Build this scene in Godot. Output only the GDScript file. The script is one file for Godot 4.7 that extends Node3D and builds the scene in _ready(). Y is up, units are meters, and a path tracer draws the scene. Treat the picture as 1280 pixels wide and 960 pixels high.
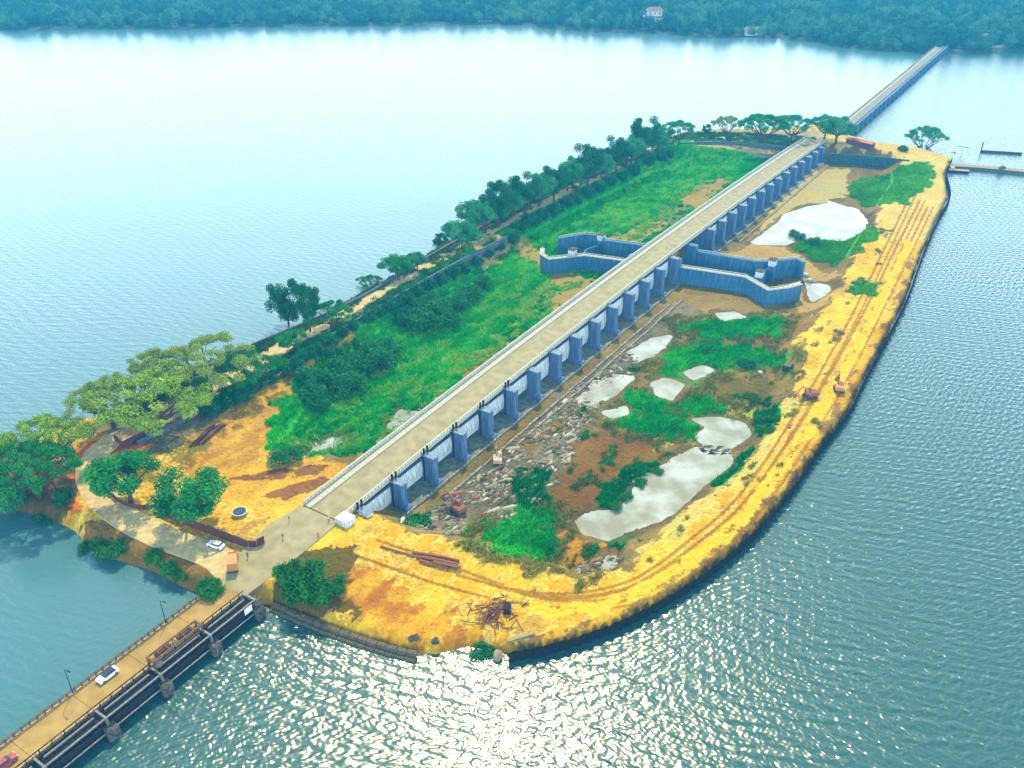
extends Node3D
# World axes: x runs along the barrage, z across it, y up; the lake surface is y = 0.

const CAM_POS := Vector3(-295.07, 139.5, 120.82)
const CAM_RIGHT := Vector3(0.5422, 0.0, 0.8403)
const CAM_AHEAD := Vector3(0.8403, 0.0, -0.5422)
const FOCAL := 1100.0
const PITCH := 0.52703

var rng := RandomNumberGenerator.new()
var taken := {}
var M := {}

# ---------------------------------------------------------------- mesh builder
class MB:
	var v := PackedVector3Array()
	var n := PackedVector3Array()
	var c := PackedColorArray()
	var t := PackedVector2Array()
	var col := Color(1, 1, 1)
	var use_col := false
	func tri(a: Vector3, b: Vector3, d: Vector3) -> void:
		var nn := (b - a).cross(d - a).normalized()
		v.append(a); v.append(d); v.append(b)
		n.append(nn); n.append(nn); n.append(nn)
		if use_col:
			c.append(col); c.append(col); c.append(col)
	func quad(a: Vector3, b: Vector3, d: Vector3, e: Vector3) -> void:
		tri(a, b, d); tri(a, d, e)
	func box(o: Vector3, s: Vector3, bs := Basis()) -> void:
		var x := bs.x * s.x * 0.5
		var y := bs.y * s.y * 0.5
		var z := bs.z * s.z * 0.5
		quad(o + x - y - z, o + x + y - z, o + x + y + z, o + x - y + z)
		quad(o - x - y + z, o - x + y + z, o - x + y - z, o - x - y - z)
		quad(o - x + y + z, o + x + y + z, o + x + y - z, o - x + y - z)
		quad(o - x - y - z, o + x - y - z, o + x - y + z, o - x - y + z)
		quad(o - x - y + z, o + x - y + z, o + x + y + z, o - x + y + z)
		quad(o + x - y - z, o - x - y - z, o - x + y - z, o + x + y - z)
	func cham(o: Vector3, s: Vector3, r: float, bs := Basis()) -> void:
		# a box with chamfered upright edges and top
		var hx := s.x * 0.5
		var hz := s.z * 0.5
		var ring := [Vector2(hx, -hz + r), Vector2(hx, hz - r), Vector2(hx - r, hz), Vector2(-hx + r, hz), Vector2(-hx, hz - r), Vector2(-hx, -hz + r), Vector2(-hx + r, -hz), Vector2(hx - r, -hz)]
		var lv := [[-s.y * 0.5, 1.0, 0.0], [s.y * 0.5 - r, 1.0, 0.0], [s.y * 0.5, 1.0, r]]
		var rings := []
		for l in lv:
			var pts := []
			for p in ring:
				var px: float = p.x - signf(p.x) * l[2]
				var pz: float = p.y - signf(p.y) * l[2]
				pts.append(o + bs * Vector3(px, l[0], pz))
			rings.append(pts)
		for k in 2:
			for i in 8:
				var j := (i + 1) % 8
				quad(rings[k][i], rings[k + 1][i], rings[k + 1][j], rings[k][j])
		for i in range(1, 7):
			tri(rings[2][0], rings[2][i + 1], rings[2][i])
			tri(rings[0][0], rings[0][i], rings[0][i + 1])
	func beam(a: Vector3, b: Vector3, w: float, h: float) -> void:
		var d := b - a
		var l := d.length()
		if l < 0.0001:
			return
		var x := d / l
		var up := Vector3.UP if absf(x.y) < 0.95 else Vector3.RIGHT
		var z := x.cross(up).normalized()
		var y := z.cross(x)
		box((a + b) * 0.5, Vector3(l, h, w), Basis(x, y, z))
	func tube(a: Vector3, b: Vector3, r0: float, r1: float, k := 8, caps := true) -> void:
		var d := b - a
		if d.length() < 0.0001:
			return
		var x := d.normalized()
		var up := Vector3.UP if absf(x.y) < 0.9 else Vector3.RIGHT
		var z := x.cross(up).normalized()
		var y := z.cross(x)
		for i in k:
			var t0 := TAU * i / k
			var t1 := TAU * (i + 1) / k
			var p := y * cos(t0) + z * sin(t0)
			var q := y * cos(t1) + z * sin(t1)
			quad(a + p * r0, a + q * r0, b + q * r1, b + p * r1)
			if caps:
				tri(a, a + q * r0, a + p * r0)
				tri(b, b + p * r1, b + q * r1)
	func strip(path: PackedVector3Array, prof: Array, closed := true) -> void:
		# a profile (x sideways, y up) swept along a path that stays upright
		var rows := []
		for i in path.size():
			var d := path[mini(i + 1, path.size() - 1)] - path[maxi(i - 1, 0)]
			d.y = 0
			d = d.normalized()
			var side := Vector3(-d.z, 0, d.x)
			var r := []
			for p in prof:
				r.append(path[i] + side * p.x + Vector3.UP * p.y)
			rows.append(r)
		var m := prof.size() if closed else prof.size() - 1
		for i in path.size() - 1:
			for k in m:
				var j := (k + 1) % prof.size()
				quad(rows[i][k], rows[i + 1][k], rows[i + 1][j], rows[i][j])
		if closed:
			for e in [0, path.size() - 1]:
				for k in range(1, prof.size() - 1):
					if e == 0:
						tri(rows[e][0], rows[e][k], rows[e][k + 1])
					else:
						tri(rows[e][0], rows[e][k + 1], rows[e][k])
	func mesh() -> ArrayMesh:
		var a := []
		a.resize(Mesh.ARRAY_MAX)
		a[Mesh.ARRAY_VERTEX] = v
		a[Mesh.ARRAY_NORMAL] = n
		if use_col:
			a[Mesh.ARRAY_COLOR] = c
		if t.size() == v.size():
			a[Mesh.ARRAY_TEX_UV] = t
		var m := ArrayMesh.new()
		if v.size() > 0:
			m.add_surface_from_arrays(Mesh.PRIMITIVE_TRIANGLES, a)
		return m

# ---------------------------------------------------------------- scene helpers
func numbered(called: String) -> String:
	var k: int = taken.get(called, 0)
	taken[called] = k + 1
	return called if k == 0 else "%s_%03d" % [called, k]

func tag(o: Node, label := "", category := "", group := "", kind := "") -> void:
	if label: o.set_meta("label", label)
	if category: o.set_meta("category", category)
	if group: o.set_meta("group", group)
	if kind: o.set_meta("kind", kind)

func obj(called: String, mesh: Mesh, mat: Material, parent: Node = null) -> MeshInstance3D:
	var o := MeshInstance3D.new()
	o.mesh = mesh
	o.material_override = mat
	o.cast_shadow = GeometryInstance3D.SHADOW_CASTING_SETTING_ON
	if parent:
		o.name = called
		parent.add_child(o, true)
	else:
		o.name = numbered(called)
		add_child(o, true)
	return o

func thing(called: String, label: String, category: String, at := Vector3.ZERO, turn := 0.0, group := "") -> Node3D:
	var o := Node3D.new()
	o.name = numbered(called)
	add_child(o, true)
	o.position = at
	o.rotation.y = turn
	tag(o, label, category, group)
	return o

func struct(called: String, mesh: Mesh, mat: Material) -> MeshInstance3D:
	var o := obj(called, mesh, mat)
	tag(o, "", "", "", "structure")
	return o

func copy_of(src: Node3D, label: String, at: Vector3, turn := 0.0, sc := Vector3.ONE, group := "") -> Node3D:
	var c: Node3D = src.duplicate()
	c.name = numbered(String(src.name).rstrip("0123456789_"))
	add_child(c, true)
	c.transform = Transform3D(Basis(Vector3.UP, turn).scaled_local(sc), at)
	tag(c, label, "", group)
	if c.has_meta("grow"):
		c.remove_meta("grow")
	return c

# a pixel of the 1280 x 960 photograph to the point at height h that lies behind it
func q(px: float, py: float, h := 0.0) -> Vector3:
	var dx := (px - 640.0) / FOCAL
	var dy := -(py - 480.0) / FOCAL
	var c := cos(PITCH)
	var s := sin(PITCH)
	var r := CAM_RIGHT * dx + CAM_AHEAD * (c + dy * s) + Vector3.UP * (dy * c - s)
	return CAM_POS + r * ((h - CAM_POS.y) / r.y)

func qs(flat: Array, h := 0.0) -> PackedVector3Array:
	var out := PackedVector3Array()
	for i in range(0, flat.size(), 2):
		out.append(q(flat[i], flat[i + 1], h))
	return out

func q2(flat: Array, h := 0.0) -> PackedVector2Array:
	var out := PackedVector2Array()
	for p in qs(flat, h):
		out.append(Vector2(p.x, p.z))
	return out

func smooth_path(p: PackedVector3Array, step := 3.0) -> PackedVector3Array:
	var cv := Curve3D.new()
	for i in p.size():
		var a := p[maxi(i - 1, 0)]
		var b := p[mini(i + 1, p.size() - 1)]
		var tn := (b - a) / 6.0
		cv.add_point(p[i], -tn, tn)
	cv.bake_interval = step
	var out := PackedVector3Array()
	var n := maxi(2, int(cv.get_baked_length() / step))
	for i in n + 1:
		out.append(cv.sample_baked(cv.get_baked_length() * i / n))
	return out

func mat(r: float, g: float, b: float, rough := 0.8, metal := 0.0) -> StandardMaterial3D:
	# the colour is given in linear light
	var m := StandardMaterial3D.new()
	m.albedo_color = Color(r, g, b).linear_to_srgb()
	m.roughness = rough
	m.metallic = metal
	return m

var noise_cache := {}
func grain(seed_: int, freq: float, lo: Color, hi: Color, size := 256) -> ImageTexture:
	var f := FastNoiseLite.new()
	f.seed = seed_
	f.frequency = freq
	f.fractal_octaves = 5
	var im := f.get_seamless_image(size, size)
	im.convert(Image.FORMAT_RGB8)
	for y in size:
		for x in size:
			var k := im.get_pixel(x, y).r
			im.set_pixel(x, y, lo.lerp(hi, clampf((k - 0.2) / 0.6, 0, 1)))
	return ImageTexture.create_from_image(im)

func bumps(seed_: int, freq: float, strength: float, size := 256) -> ImageTexture:
	var f := FastNoiseLite.new()
	f.seed = seed_
	f.frequency = freq
	f.fractal_octaves = 4
	var im := f.get_seamless_image(size, size)
	im.convert(Image.FORMAT_RGBA8)
	im.bump_map_to_normal_map(strength)
	return ImageTexture.create_from_image(im)

func worn(r: float, g: float, b: float, tex: Texture2D, scale_: float, rough := 0.85, nrm: Texture2D = null, drip := 1.0) -> StandardMaterial3D:
	var m := mat(r, g, b, rough)
	m.albedo_texture = tex
	m.uv1_triplanar = true
	m.uv1_world_triplanar = true
	m.uv1_scale = Vector3(1, drip, 1) * scale_
	if nrm:
		m.normal_enabled = true
		m.normal_texture = nrm
		m.normal_scale = 0.6
	return m

# ---------------------------------------------------------------- terrain
const TU0 := -240.0
const TU1 := 300.0
const TV0 := -135.0
const TV1 := 110.0
const CELL := 2.5
const TW := 1620
const TH := 735
var gw := 0
var gh := 0
var d_out := PackedFloat32Array()
var d_in := PackedFloat32Array()
var outline := PackedVector2Array()
var bedline := PackedVector2Array()
var road := PackedVector3Array()
var ponds := []
var pond_box := []
var n_lo := FastNoiseLite.new()
var n_hi := FastNoiseLite.new()

func signed_dist(p: Vector2, poly: PackedVector2Array) -> float:
	var best := 1e9
	var inside := false
	var j := poly.size() - 1
	for i in poly.size():
		var a := poly[i]
		var b := poly[j]
		var ab := b - a
		var t := clampf((p - a).dot(ab) / ab.length_squared(), 0, 1)
		best = minf(best, (a + ab * t).distance_squared_to(p))
		if (a.y > p.y) != (b.y > p.y) and p.x < (b.x - a.x) * (p.y - a.y) / (b.y - a.y) + a.x:
			inside = not inside
		j = i
	return sqrt(best) * (1.0 if inside else -1.0)

func field(f: PackedFloat32Array, u: float, v: float) -> float:
	var x := clampf((u - TU0) / CELL, 0, gw - 1.001)
	var y := clampf((v - TV0) / CELL, 0, gh - 1.001)
	var i := int(x)
	var j := int(y)
	x -= i
	y -= j
	var k := j * gw + i
	return lerpf(lerpf(f[k], f[k + 1], x), lerpf(f[k + gw], f[k + gw + 1], x), y)

func ground(u: float, v: float) -> float:
	var o := field(d_out, u, v)
	if o < -6.0:
		return -5.0
	var b := field(d_in, u, v)
	var lo := n_lo.get_noise_2d(u, v)
	var hi := n_hi.get_noise_2d(u, v)
	var left := smoothstep(-25.0, -70.0, v)
	var top := lerpf(2.1, 3.4, left)
	top = lerpf(top, 4.2, smoothstep(42.0, 10.0, Vector2(u + 190.0, (v + 9.0) * 1.1).length()))
	top = lerpf(top, 3.6, smoothstep(215.0, 235.0, u) * smoothstep(60.0, 40.0, v))
	top += lo * 0.4 + hi * 0.10
	var steep := smoothstep(5.0, 15.0, v) * smoothstep(-190.0, -182.0, u)
	var h := lerpf(-4.0, top, smoothstep(lerpf(-1.2, -1.6, steep), lerpf(3.5, 0.3, steep), o))
	var bed := -2.84 + lo * 0.34 + hi * 0.2
	h = lerpf(h, bed, smoothstep(-2.0, 9.0, b))
	if b > -4.0:
		for i in pond_box.size():
			if pond_box[i].has_point(Vector2(u, v)):
				var s := signed_dist(Vector2(u, v), ponds[i]) + hi * 1.6
				h = lerpf(h, minf(h, -3.5 + hi * 0.3), smoothstep(-2.2, 1.8, s))
	# level ground beneath the road
	var best := 1e9
	var rh := 0.0
	if v < 0.0:
		for i in road.size() - 1:
			var a := road[i]
			var ab := road[i + 1] - a
			var t := clampf(((u - a.x) * ab.x + (v - a.z) * ab.z) / (ab.x * ab.x + ab.z * ab.z), 0, 1)
			var dx := a.x + ab.x * t - u
			var dz := a.z + ab.z * t - v
			var dd := dx * dx + dz * dz
			if dd < best:
				best = dd
				rh = a.y + ab.y * t
		best = sqrt(best)
		if best < 9.0:
			h = lerpf(rh - 0.14, h, smoothstep(4.4, 8.0, best))
	return h

var hmap := PackedFloat32Array()
const HS := 1.25
var hw := 0
var hh := 0
func height_at(u: float, v: float) -> float:
	var x := clampf((u - TU0) / HS, 0, hw - 1.001)
	var y := clampf((v - TV0) / HS, 0, hh - 1.001)
	var i := int(x)
	var j := int(y)
	x -= i
	y -= j
	var k := j * hw + i
	return lerpf(lerpf(hmap[k], hmap[k + 1], x), lerpf(hmap[k + hw], hmap[k + hw + 1], x), y)

func on_ground(p: Vector3) -> Vector3:
	return Vector3(p.x, height_at(p.x, p.z), p.z)

# the point of the terrain that lies behind a pixel
func qg(px: float, py: float) -> Vector3:
	var h := 0.0
	var p := Vector3.ZERO
	for k in 7:
		p = q(px, py, h)
		h = lerpf(h, maxf(height_at(p.x, p.z), -3.2), 0.8)
	return on_ground(p)

# colour of the ground, painted as matter: soils, turf, silt
var cr := PackedFloat32Array()
var cg := PackedFloat32Array()
var cb := PackedFloat32Array()
var turf := PackedByteArray()
var nz_f := PackedByteArray()
var nz_m := PackedByteArray()
var nz_c := PackedByteArray()

func noise_bytes(seed_: int, freq: float, oct: int, long := 1) -> PackedByteArray:
	var f := FastNoiseLite.new()
	f.seed = seed_
	f.frequency = freq
	f.fractal_octaves = oct
	var im := f.get_image(TW / long, TH)
	im.convert(Image.FORMAT_L8)
	if long > 1:
		im.resize(TW, TH, Image.INTERPOLATE_CUBIC)
	return im.get_data()

func tex_xy(p: Vector2) -> Vector2:
	return Vector2((p.x - TU0) / (TU1 - TU0) * TW, (p.y - TV0) / (TV1 - TV0) * TH)

func paint(poly: PackedVector2Array, a: Color, b: Color, warp: float, alpha := 1.0, is_turf := 0, holes := 0.0) -> void:
	var pts := PackedVector2Array()
	var lo := Vector2(1e9, 1e9)
	var hi := Vector2(-1e9, -1e9)
	for p in poly:
		var t := tex_xy(p)
		pts.append(t)
		lo = lo.min(t)
		hi = hi.max(t)
	var mask := PackedByteArray()
	mask.resize(TW * TH)
	for y in range(maxi(0, int(lo.y)), mini(TH, int(hi.y) + 2)):
		var xs := []
		var j := pts.size() - 1
		var fy := y + 0.5
		for i in pts.size():
			if (pts[i].y > fy) != (pts[j].y > fy):
				xs.append((pts[j].x - pts[i].x) * (fy - pts[i].y) / (pts[j].y - pts[i].y) + pts[i].x)
			j = i
		xs.sort()
		for k in range(0, xs.size() - 1, 2):
			for x in range(clampi(int(xs[k]), 0, TW), clampi(int(xs[k + 1]), 0, TW)):
				mask[y * TW + x] = 1
	var w := warp * TW / (TU1 - TU0) / 128.0
	var pad := int(warp * 3.2) + 2
	for y in range(maxi(0, int(lo.y) - pad), mini(TH, int(hi.y) + pad)):
		for x in range(maxi(0, int(lo.x) - pad), mini(TW, int(hi.x) + pad)):
			var k := y * TW + x
			var m1 := nz_m[k] - 128
			var f1 := nz_f[k] - 128
			var sx := x + int(m1 * w + f1 * w * 0.2)
			var sy := y + int((nz_m[(k + 70007) % (TW * TH)] - 128) * w - f1 * w * 0.2)
			if sx < 0 or sy < 0 or sx >= TW or sy >= TH or mask[sy * TW + sx] == 0:
				continue
			if holes > 0.0 and nz_m[(k + 31013) % (TW * TH)] * 0.55 + nz_c[(k + 9001) % (TW * TH)] * 0.2 + nz_f[k] * 0.25 < holes * 255.0:
				continue
			var t := clampf((nz_c[k] * 0.5 + nz_m[k] * 0.34 + nz_f[k] * 0.2 - 80.0) / 110.0, 0, 1)
			var al := alpha
			cr[k] = lerpf(cr[k], lerpf(a.r, b.r, t), al)
			cg[k] = lerpf(cg[k], lerpf(a.g, b.g, t), al)
			cb[k] = lerpf(cb[k], lerpf(a.b, b.b, t), al)
			turf[k] = is_turf

func ribbon(path: PackedVector3Array, width: float) -> PackedVector2Array:
	var l := PackedVector2Array()
	var r := PackedVector2Array()
	for i in path.size():
		var d := path[mini(i + 1, path.size() - 1)] - path[maxi(i - 1, 0)]
		var s := Vector2(-d.z, d.x).normalized() * width * 0.5
		var p := Vector2(path[i].x, path[i].z)
		l.append(p + s)
		r.append(p - s)
	r.reverse()
	l.append_array(r)
	return l

func C(r: int, g: int, b: int) -> Color:
	return Color(r / 255.0, g / 255.0, b / 255.0)

# ---------------------------------------------------------------- the place
func _ready() -> void:
	rng.seed = 20418
	make_air()
	make_materials()
	make_terrain()
	make_lake()
	make_ponds()
	make_roads()
	make_far_shore()
	make_barrage()
	make_lock()
	make_old_bridge()
	make_far_bridge()
	make_banks()
	make_trees()
	make_machines()
	make_clutter()
	make_ground_cover()

func make_air() -> void:
	var cam := Camera3D.new()
	cam.name = "camera"
	add_child(cam)
	var back := -(CAM_AHEAD * cos(PITCH) - Vector3.UP * sin(PITCH))
	cam.transform = Transform3D(Basis(CAM_RIGHT, back.cross(CAM_RIGHT), back).orthonormalized(), CAM_POS)
	cam.fov = rad_to_deg(2.0 * atan(480.0 / FOCAL))
	cam.near = 1.0
	cam.far = 9000.0
	cam.current = true
	var env := Environment.new()
	env.background_mode = Environment.BG_SKY
	var sky := Sky.new()
	var sm := ProceduralSkyMaterial.new()
	sm.sky_top_color = Color(0.17, 0.26, 0.31)
	sm.sky_horizon_color = Color(0.90, 0.97, 1.0)
	sm.sky_curve = 0.235
	sm.sky_energy_multiplier = 2.4
	sm.ground_bottom_color = Color(0.3, 0.4, 0.42)
	sm.ground_horizon_color = Color(0.75, 0.88, 0.95)
	sm.sun_angle_max = 18.0
	sky.sky_material = sm
	env.sky = sky
	env.tonemap_mode = Environment.TONE_MAPPER_LINEAR
	env.tonemap_exposure = 1.18
	env.ambient_light_source = Environment.AMBIENT_SOURCE_SKY
	env.sdfgi_enabled = true
	env.ssao_enabled = true
	env.ssil_enabled = true
	env.fog_enabled = true
	env.fog_density = 0.00028
	env.fog_light_color = Color(0.26, 0.74, 1.0)
	var we := WorldEnvironment.new()
	we.name = "air"
	we.environment = env
	add_child(we)
	var sun := DirectionalLight3D.new()
	sun.name = "sun"
	sun.light_energy = 1.6
	sun.light_color = Color(1.0, 0.92, 0.68)
	sun.light_angular_distance = 0.5
	sun.shadow_enabled = true
	sun.directional_shadow_max_distance = 900.0
	add_child(sun)
	var az := deg_to_rad(-1.0)
	var el := deg_to_rad(54.0)
	var to_sun := (CAM_AHEAD * cos(az) + CAM_RIGHT * sin(az)) * cos(el) + Vector3.UP * sin(el)
	sun.look_at_from_position(to_sun * 100.0, Vector3.ZERO, Vector3.UP)

func leafy(r: float, g: float, b: float) -> StandardMaterial3D:
	var m := mat(r, g, b, 0.65)
	m.vertex_color_use_as_albedo = true
	m.cull_mode = BaseMaterial3D.CULL_DISABLED
	m.backlight_enabled = true
	m.backlight = Color(0.45, 0.5, 0.2)
	m.metallic_specular = 0.15
	return m

func make_materials() -> void:
	var g1 := grain(11, 0.02, Color(0.72, 0.72, 0.72), Color(1, 1, 1))
	var g0 := grain(13, 0.03, Color(0.88, 0.87, 0.85), Color(1, 1, 1))
	var g2 := grain(12, 0.035, Color(0.6, 0.58, 0.55), Color(1, 1, 1))
	var nb := bumps(21, 0.03, 6.0)
	M.deck = worn(0.32, 0.275, 0.15, g0, 0.03, 0.9)
	M.pale = worn(0.46, 0.45, 0.38, g0, 0.12, 0.75)
	M.pier = worn(0.085, 0.175, 0.34, g1, 0.22, 0.75, null, 0.12)
	M.cap = worn(0.22, 0.29, 0.40, g1, 0.2, 0.75)
	M.gate = worn(0.72, 0.77, 0.80, g1, 0.22, 0.6, null, 0.2)
	M.lock = worn(0.04, 0.175, 0.35, g1, 0.20, 0.75, null, 0.12)
	M.apron = worn(0.17, 0.19, 0.15, g1, 0.08, 0.9)
	M.silt = worn(0.34, 0.33, 0.27, g2, 0.10, 0.9)
	M.asphalt = worn(0.55, 0.42, 0.20, g0, 0.05, 0.95, nb)
	M.old_deck = worn(0.38, 0.24, 0.065, g0, 0.03, 0.92)
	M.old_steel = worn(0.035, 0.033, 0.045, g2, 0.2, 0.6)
	M.pipe = worn(0.22, 0.20, 0.20, g1, 0.3, 0.4)
	M.rust_rail = worn(0.20, 0.10, 0.04, g2, 0.3, 0.8)
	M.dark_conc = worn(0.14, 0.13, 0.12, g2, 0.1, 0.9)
	M.sheet = worn(0.02, 0.02, 0.024, g2, 0.2, 0.7)
	M.stone = worn(0.17, 0.14, 0.08, g2, 0.25, 0.95, nb)
	M.maroon = worn(0.17, 0.035, 0.03, g2, 0.2, 0.75)
	M.red = worn(0.45, 0.05, 0.06, g1, 0.2, 0.6)
	M.rust = worn(0.36, 0.12, 0.05, g2, 0.5, 0.85)
	M.tan_roof = worn(0.55, 0.36, 0.15, g2, 0.2, 0.8)
	M.wall_blue = worn(0.12, 0.16, 0.23, g2, 0.1, 0.85)
	M.teal_wall = worn(0.03, 0.10, 0.13, g2, 0.08, 0.85)
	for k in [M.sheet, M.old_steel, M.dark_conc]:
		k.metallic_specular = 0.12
	M.white = mat(0.85, 0.85, 0.84, 0.5)
	M.black = mat(0.02, 0.02, 0.022, 0.6)
	M.rubber = mat(0.03, 0.03, 0.03, 0.9)
	M.glass = mat(0.03, 0.05, 0.07, 0.08)
	M.bark = worn(0.13, 0.085, 0.05, g2, 0.6, 0.95)
	M.leaf = leafy(1, 1, 1)
	M.wood_pale = worn(0.42, 0.35, 0.22, g2, 0.4, 0.9)
	M.orange = worn(0.62, 0.27, 0.06, g1, 0.4, 0.55)
	M.pink = worn(0.72, 0.42, 0.30, g1, 0.4, 0.6)
	M.sand = worn(0.72, 0.48, 0.16, g2, 0.1, 0.95)
	M.steel = mat(0.3, 0.3, 0.31, 0.45, 0.5)
	M.plaster = worn(0.65, 0.63, 0.56, g1, 0.06, 0.85)
	M.tile = worn(0.42, 0.16, 0.10, g2, 0.1, 0.85)

func make_terrain() -> void:
	n_lo.seed = 5
	n_lo.frequency = 0.035
	n_lo.fractal_octaves = 3
	n_hi.seed = 6
	n_hi.frequency = 0.16
	n_hi.fractal_octaves = 3
	outline = q2([345, 765, 430, 800, 500, 822, 545, 826, 590, 815, 632, 822, 700, 808, 765, 785, 830, 752, 890, 712, 940, 668, 985, 615, 1020, 565, 1055, 520, 1075, 480, 1105, 425, 1130, 375, 1150, 320, 1170, 275, 1183, 250, 1179, 222, 1188, 200, 1140, 190, 1092, 184, 1066, 176, 1044, 160, 1000, 163, 950, 166, 900, 166, 858, 168, 826, 180, 770, 205, 700, 233, 640, 262, 590, 288, 540, 318, 500, 345, 450, 376, 400, 410, 330, 432, 270, 452, 200, 486, 120, 524, 70, 545, 20, 565, -30, 585, -40, 612, 10, 640, 50, 650, 85, 665, 100, 682, 140, 705, 185, 718, 230, 742, 262, 748, 300, 750])
	bedline = q2([338, 560, 400, 586, 450, 610, 446, 660, 505, 678, 580, 697, 640, 712, 722, 744, 800, 712, 872, 662, 946, 596, 984, 535, 996, 482, 998, 440, 1036, 392, 1066, 335, 1098, 275, 1122, 235, 1122, 207, 1080, 199, 1036, 194, 960, 200, 870, 198, 800, 222, 720, 262, 650, 298, 600, 328, 540, 364, 470, 412, 402, 458, 368, 505], -3.0)
	var rp := [[-214.0, 3.7, -10.0]]
	var flat := [262, 692, 215, 676, 165, 652, 130, 626, 113, 598, 116, 572, 140, 550, 176, 536, 230, 506, 300, 466, 370, 424, 450, 378, 560, 316, 630, 278, 700, 243, 780, 203, 845, 178, 910, 173, 985, 178, 1020, 180]
	var pts := PackedVector3Array([Vector3(-208, 3.9, -9), Vector3(-203, 3.9, -14)])
	for i in range(0, flat.size(), 2):
		pts.append(q(flat[i], flat[i + 1], 3.6))
	road = smooth_path(pts, 6.0)
	for g in [[722, 652, 742, 640, 770, 640, 790, 622, 800, 604, 822, 588, 842, 574, 870, 562, 900, 566, 912, 578, 890, 598, 862, 622, 846, 640, 822, 652, 790, 662, 760, 674, 732, 668],
			[874, 548, 884, 534, 868, 524, 900, 522, 930, 530, 940, 544, 916, 556, 890, 560],
			[722, 500, 742, 478, 772, 470, 790, 472, 770, 492, 742, 508], [756, 516, 782, 508, 786, 516, 766, 522],
			[816, 480, 830, 474, 856, 480, 838, 498, 820, 492], [738, 722, 752, 700, 774, 692, 780, 706, 756, 726],
			[942, 304, 962, 288, 984, 268, 1010, 258, 1042, 254, 1066, 262, 1086, 274, 1086, 292, 1050, 300, 1010, 298, 980, 306],
			[1008, 354, 1040, 356, 1044, 368, 1016, 378], [786, 440, 816, 424, 836, 420, 820, 440, 796, 452],
			[488, 530, 500, 514, 522, 516, 512, 534, 494, 540], [370, 580, 390, 556, 428, 544, 424, 558, 396, 572, 378, 584],
			[856, 466, 880, 458, 890, 462, 868, 474], [896, 392, 916, 390, 930, 396, 905, 400]]:
		var p := q2(g, -3.0)
		ponds.append(p)
		var r := Rect2(p[0], Vector2.ZERO)
		for k in p:
			r = r.expand(k)
		pond_box.append(r.grow(5.0))
	gw = int((TU1 - TU0) / CELL) + 1
	gh = int((TV1 - TV0) / CELL) + 1
	for j in gh:
		for i in gw:
			var p := Vector2(TU0 + i * CELL, TV0 + j * CELL)
			d_out.append(signed_dist(p, outline))
			d_in.append(signed_dist(p, bedline))
	hw = int((TU1 - TU0) / HS) + 1
	hh = int((TV1 - TV0) / HS) + 1
	hmap.resize(hw * hh)
	var vs := PackedVector3Array()
	var ns := PackedVector3Array()
	var uvs := PackedVector2Array()
	for j in hh:
		for i in hw:
			var u := TU0 + i * HS
			var v := TV0 + j * HS
			var h := ground(u, v)
			hmap[j * hw + i] = h
			vs.append(Vector3(u, h, v))
			uvs.append(Vector2((u - TU0) / (TU1 - TU0), (v - TV0) / (TV1 - TV0)))
	var ix := PackedInt32Array()
	for j in hh:
		for i in hw:
			var k := j * hw + i
			var dx := hmap[j * hw + mini(i + 1, hw - 1)] - hmap[j * hw + maxi(i - 1, 0)]
			var dz := hmap[mini(j + 1, hh - 1) * hw + i] - hmap[maxi(j - 1, 0) * hw + i]
			ns.append(Vector3(-dx, 2.0 * HS, -dz).normalized())
			if i < hw - 1 and j < hh - 1 and maxf(maxf(hmap[k], hmap[k + 1]), maxf(hmap[k + hw], hmap[k + hw + 1])) > -4.4:
				ix.append_array([k, k + 1, k + hw, k + 1, k + hw + 1, k + hw])
	var a := []
	a.resize(Mesh.ARRAY_MAX)
	a[Mesh.ARRAY_VERTEX] = vs
	a[Mesh.ARRAY_NORMAL] = ns
	a[Mesh.ARRAY_TEX_UV] = uvs
	a[Mesh.ARRAY_INDEX] = ix
	var m := ArrayMesh.new()
	m.add_surface_from_arrays(Mesh.PRIMITIVE_TRIANGLES, a)
	struct("ground", m, soil_material())

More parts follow.
